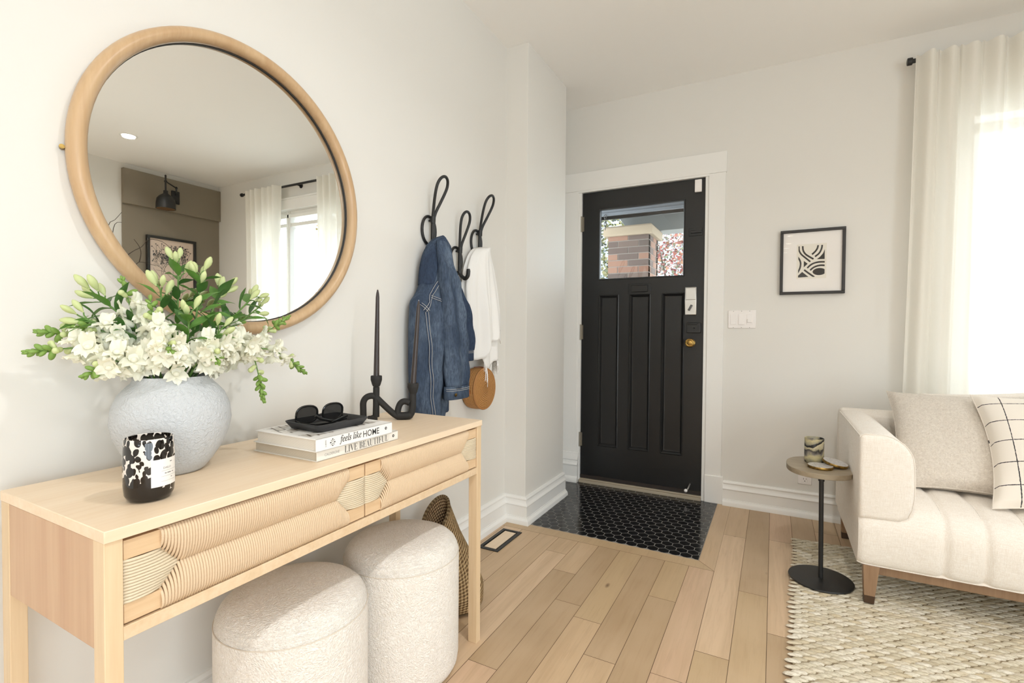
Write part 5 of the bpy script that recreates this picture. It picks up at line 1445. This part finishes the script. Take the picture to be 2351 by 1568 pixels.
mk('bulb', MB().ball((TX - .150, 2.634, 2.272), (.026, .026, .034)), plain('frosted_bulb', (.9, .88, .84), .4), ws)

wp = thing('wall_art', 'large black framed botanical drawing on the taupe wall', 'picture', (XR - .012, 2.770, 1.34))
by0, by1, bz0, bz1 = 2.543, 3.000, 1.335, 1.965; q_ = .024
f3 = MB()
for a, b_, c, d in ((by0, by1, bz0, bz0 + q_), (by0, by1, bz1 - q_, bz1), (by0, by0 + q_, bz0 + q_, bz1 - q_), (by1 - q_, by1, bz0 + q_, bz1 - q_)): f3.box(XR - .048, XR - .013, a, b_, c, d)
mk('frame', f3, plain('black_art_frame', (.012, .011, .010), .35), wp, bevel=.002)
sheet_ = mk('art_sheet', MB().box(XR - .030, XR - .026, by0 + q_, by1 - q_, bz0 + q_, bz1 - q_), plain('blush_art_paper', srgb(222, 200, 182), .8), wp, smooth=False)
dm = MB(); rb2 = random.Random(5)
def sprig(y, z, a, L, d):
    y2, z2 = y + L * math.cos(a), z + L * math.sin(a)
    if not (by0 + .05 < y2 < by1 - .05 and bz0 + .05 < z2 < bz1 - .06): return
    dm.tube([(XR - .0305, y, z), (XR - .0305, y2, z2)], .0012, 4)
    if d == 0:
        for k in range(5):
            t = a + rb2.uniform(-1.2, 1.2); dm.tube([(XR - .0305, y2, z2), (XR - .0305, y2 + .012 * math.cos(t), z2 + .012 * math.sin(t))], .0014, 4)
        return
    for s_ in (-.5, .1, .55): sprig(y2, z2, a + s_ + rb2.uniform(-.25, .25), L * rb2.uniform(.62, .85), d - 1)
for yy in (2.68, 2.78, 2.87): sprig(yy, 1.40, PI / 2 + rb2.uniform(-.25, .25), .15, 4)
mk('ink_drawing', dm, it, sheet_, recalc=False)
mk('art_glass', MB().grid(lambda u, v: (XR - .034, by0 + q_ + (by1 - by0 - 2 * q_) * u, bz0 + q_ + (bz1 - bz0 - 2 * q_) * v), 1, 1), M['pane'], wp, smooth=False)

bv = thing('branch_vase', 'tall dark vase of bare twigs standing before the taupe bay', 'vase', (2.52, 2.08, 0))
mk('vase_body', MB().lathe([(.001, 0), (.075, 0), (.10, .05), (.125, .22), (.11, .42), (.06, .56), (.045, .62), (.055, .66), (.048, .66), (.04, .62), (.001, .60)], (2.52, 2.08, 0), 40), M['blackmatte'], bv, angle=60)
bark = plain('dark_twig_bark', srgb(62, 52, 42), .8)
tw = [[(2.52, 2.08, .60), (2.50, 2.10, 1.2), (2.50, 2.12, 1.70), (2.50, 2.128, 1.946), (2.50, 2.176, 2.005), (2.50, 2.229, 2.085)],
      [(2.52, 2.08, .60), (2.51, 2.12, 1.3), (2.50, 2.150, 1.80), (2.50, 2.176, 1.967), (2.50, 2.228, 1.993)],
      [(2.52, 2.08, .60), (2.50, 2.20, 1.25), (2.50, 2.25, 1.58), (2.50, 2.316, 1.614), (2.50, 2.361, 1.659), (2.50, 2.43, 1.655), (2.50, 2.50, 1.64)],
      [(2.50, 2.20, 1.25), (2.50, 2.22, 1.62), (2.50, 2.301, 1.74), (2.50, 2.38, 1.80), (2.50, 2.440, 1.878), (2.50, 2.550, 1.876), (2.50, 2.626, 1.826)],
      [(2.50, 2.361, 1.659), (2.50, 2.375, 1.74), (2.50, 2.362, 1.80), (2.50, 2.320, 1.86)]]
for P in tw:
    n = len(P); mk('twig', MB().tube(smooth_path(P, 3), [.0042 - .0030 * k / (3 * n) for k in range(3 * (n - 1) + 1)], 6), bark, bv)

# ---------------------------------------------------------------- outside
grd = MB().box(-14, 16, YD + T, 26, -.75, -.70)
struct('ground', grd, paint('pale_paving', srgb(205, 202, 196), .9, .3), 'pale paved front garden and street', smooth=False)
porch_grey = paint('porch_grey_paint', srgb(84, 88, 92), .6); porch_pale = paint('porch_pale_paint', srgb(120, 123, 121), .6)
po = thing('porch', 'grey painted porch roof outside the front door', 'porch', (-1.1, 4.3, -.12))
mk('porch_floor', MB().box(-2.6, .35, YD + T, 5.3, -.14, -.02), paint('porch_floor_paint', srgb(120, 118, 114), .7), po, smooth=False)
mk('porch_ceiling', MB().box(-2.6, .35, YD + T, 5.25, 2.62, 2.70), porch_grey, po, smooth=False)
mk('inner_beam', MB().box(-2.6, .35, 4.50, 4.64, 2.135, 2.62).box(-2.6, .35, 4.485, 4.655, 2.135, 2.165), porch_grey, po, bevel=.004)
mk('outer_beam', MB().prism([(-1.30, 2.055), (.35, 2.055), (.35, 2.66), (-1.75, 2.66)], lambda a, b, d: (a, d, b), 4.98, 5.20), porch_pale, po, bevel=.004)
mk('porch_step', MB().box(-1.9, .1, 5.3, 5.4, -.70, -.36), paint('step_concrete', srgb(170, 166, 160), .9), po, smooth=False)
# brick pier with a stone cap: every course drawn brick by brick
bp = thing('brick_pier', 'red and brown brick porch pier with a stone cap outside the door glass', 'pillar', (-1.22, 4.8, -.02))
X0, X1, Y0, Y1 = -1.415, -1.031, 4.60, 5.00
brm = NM('mixed_brick', srgb(120, 90, 78), .85); at_ = brm.n('Attribute'); at_.attribute_name = 'rnd'
brm.color(brm.mix(brm.math('MULTIPLY', brm.noise(brm.coord(), 70, 3), .5), brm.ramp(at_.outputs['Fac'], [(0, srgb(76, 62, 57)), (.30, srgb(88, 72, 64)), (.55, srgb(126, 88, 70)), (.75, srgb(134, 96, 76)), (.9, srgb(66, 56, 52))], 'CONSTANT'), srgb(104, 86, 74)))
br = MB(); rb3 = random.Random(3)
z = -.02; row = 0
while z < 1.955:
    h = min(.0525, 1.958 - z)
    for face_ in range(4):
        L = (X1 - X0) if face_ % 2 == 0 else (Y1 - Y0)
        u = -.098 if row % 2 else 0.0
        while u < L - .004:
            a, b_ = max(u, 0), min(u + .188, L); br.a = rb3.uniform(.02, 1); dpt = .06
            if b_ - a > .01:
                if face_ == 0: br.box(X0 + a, X0 + b_, Y0, Y0 + dpt, z, z + h)
                elif face_ == 1: br.box(X1 - dpt, X1, Y0 + a + (.001 if a == 0 else 0), Y0 + b_, z, z + h)
                elif face_ == 2: br.box(X0 + a, X0 + b_, Y1 - dpt, Y1, z, z + h)
                else: br.box(X0, X0 + dpt, Y0 + a + (.001 if a == 0 else 0), Y0 + b_, z, z + h)
            u += .196
    z += .0605; row += 1
mk('bricks', br, brm.m, bp, recalc=False, smooth=False)
mk('mortar', MB().box(X0 + .004, X1 - .004, Y0 + .004, Y1 - .004, -.02, 1.96), paint('pale_mortar', srgb(130, 122, 114), .9, .3), bp, smooth=False)
mk('stone_cap', MB().loft([[(X0 - .037 + i, Y0 - .037 + i, zz), (X1 + .037 - i, Y0 - .037 + i, zz), (X1 + .037 - i, Y1 + .037 - i, zz), (X0 - .037 + i, Y1 + .037 - i, zz)] for i, zz in ((.004, 1.958), (0, 1.962), (0, 2.035), (.012, 2.050), (.03, 2.052))]), paint('sandstone', srgb(150, 134, 112), .85, .5), bp, bevel=.003)
cn = thing('hanging_chain', 'iron chain hanging under the porch beam left of the pier', 'chain', (-1.40, 4.47, 2.15))
for k in range(4):
    zc = 2.125 - .034 * k; R2 = Matrix.Rotation(PI / 2 * (k % 2) + .3, 4, 'Z')
    mk('chain_link', MB().tube([Vector((-1.405, 4.47, zc)) + R2 @ Vector((.010 * math.cos(2 * PI * q / 16), 0, .021 * math.sin(2 * PI * q / 16))) for q in range(16)], .0035, 6, loop=True), M['black'], cn)

def foliage(name, label, cat, base, blobs, mats, n, size, trunk=None, seed=1, group=None):
    r = random.Random(seed); t_ = thing(name, label, cat, base, group)
    mb = MB()
    for c, rad in blobs:
        for k in range(n):
            while True:
                p = Vector((r.uniform(-1, 1), r.uniform(-1, 1), r.uniform(-1, 1)))
                if p.length < 1: break
            p = Vector(c) + Vector((p.x * rad[0], p.y * rad[1], p.z * rad[2]))
            d = Vector((r.uniform(-1, 1), r.uniform(-1, 1), r.uniform(-.8, .6))).normalized(); Q = Matrix.Translation(p) @ frame_to(d, r.uniform(0, 6)); s_ = size * r.uniform(.6, 1.3)
            mb.cur = r.randrange(len(mats)); b = len(mb.v)
            for q in ((0, 0, 0), (-.38 * s_, .08 * s_, .5 * s_), (0, -.05 * s_, s_), (.38 * s_, .08 * s_, .5 * s_)): mb.vert(Q @ Vector(q))
            mb.face((b, b + 1, b + 2, b + 3))
    mk('foliage', mb, mats, t_, recalc=False)
    if trunk:
        for P, rad in trunk:
            P = smooth_path(P, 4); mk('branch', MB().tube(P, [rad * (1 - .75 * k / len(P)) for k in range(len(P))], 7), bark, t_)
    return t_
fg = lambda *c: plain('leaf_' + '_'.join(str(q) for q in c), srgb(*[q * .72 for q in c]), .6)
foliage('ivy_shrub', 'yellow green leafy shrub beyond the porch, left of the brick pier', 'shrub', (-2.05, 5.9, -.7), [((-2.05, 5.9, 1.2), (.48, .5, .9)), ((-2.15, 6.0, 2.3), (.5, .5, .7)), ((-2.05, 5.9, .1), (.5, .5, .8))], [fg(96, 110, 60), fg(150, 150, 80), fg(54, 66, 44), fg(176, 168, 110)], 2200, .05, None, 2)
foliage('maple_tree', 'red leaved maple beyond the porch, right of the brick pier', 'tree', (-1.2, 8.0, -.7), [((-1.20, 7.6, 1.7), (.85, .7, .75)), ((-.70, 7.8, 2.1), (.7, .6, .7)), ((-1.5, 8.0, 2.6), (.8, .7, .6))], [fg(168, 70, 62), fg(196, 112, 92), fg(140, 58, 60), fg(206, 150, 110), fg(120, 130, 92), fg(150, 150, 140)], 2000, .055,
        [([(-1.2, 8.0, -.7), (-1.2, 7.95, .4), (-1.15, 7.8, 1.2), (-.9, 7.7, 2.2)], .045), ([(-1.2, 7.95, .4), (-1.35, 7.8, 1.3), (-1.6, 7.8, 2.4)], .03), ([(-1.15, 7.8, 1.2), (-.8, 7.6, 1.7), (-.4, 7.6, 2.2)], .02)], 4)
foliage('autumn_tree', 'yellow leaved branches outside the front window', 'tree', (3.6, 7.4, -.7), [((3.2, 6.0, 2.75), (.9, .6, .32)), ((4.0, 6.5, 2.9), (.8, .6, .4))], [fg(214, 180, 96), fg(190, 150, 70), fg(160, 140, 70)], 260, .07,
        [([(3.6, 7.4, -.7), (3.6, 7.35, 1.2), (3.5, 7.0, 2.4), (3.2, 6.1, 2.8), (2.6, 5.8, 2.7)], .06), ([(3.5, 7.0, 2.4), (4.0, 6.5, 2.9), (4.5, 6.2, 2.95)], .03)], 6)
def house(x0, x1, y0, y1, z1, zr, name_label, wallc, roofc, wins):
    t_ = thing('house', name_label, 'house', ((x0 + x1) / 2, (y0 + y1) / 2, -.7))
    mk('house_wall', MB().box(x0, x1, y0, y1, -.7, z1), paint('siding_%d' % int(wallc[0] * 999), wallc, .8, .2), t_, smooth=False)
    mk('roof', MB().prism([(y0 - .3, z1 - .05), (y1 + .3, z1 - .05), ((y0 + y1) / 2, zr)], lambda a, b, d: (d, a, b), x0 - .3, x1 + .3), paint('shingle_%d' % int(roofc[0] * 999), roofc, .9, .4), t_, smooth=False)
    for a, b_, c, d in wins:
        w_ = mk('window', MB().box(a, b_, y0 - .05, y0 + .02, c, d), M['trim'], t_, bevel=.01)
        mx, mz = (a + b_) / 2, (c + d) / 2
        for aa, bb, cc, dd in ((a + .07, mx - .03, c + .07, mz - .03), (mx + .03, b_ - .07, c + .07, mz - .03), (a + .07, mx - .03, mz + .03, d - .07), (mx + .03, b_ - .07, mz + .03, d - .07)):
            mk('pane', MB().box(aa, bb, y0 - .056, y0 - .045, cc, dd), plain('far_glass', srgb(120, 134, 146), .1), w_)
house(-5.2, -1.2, 14.5, 19, 5.0, 7.6, 'grey house across the street with white windows, seen through the door glass', srgb(128, 131, 134), srgb(80, 78, 80), [(-2.7, -1.6, 2.2, 3.7), (-4.8, -3.7, 2.2, 3.7)])
house(6.0, 10.5, 11.5, 15.5, 2.2, 3.6, 'pale green house with a pitched roof outside the front window', srgb(196, 206, 196), srgb(150, 158, 156), [(7.0, 7.9, .4, 1.6)])
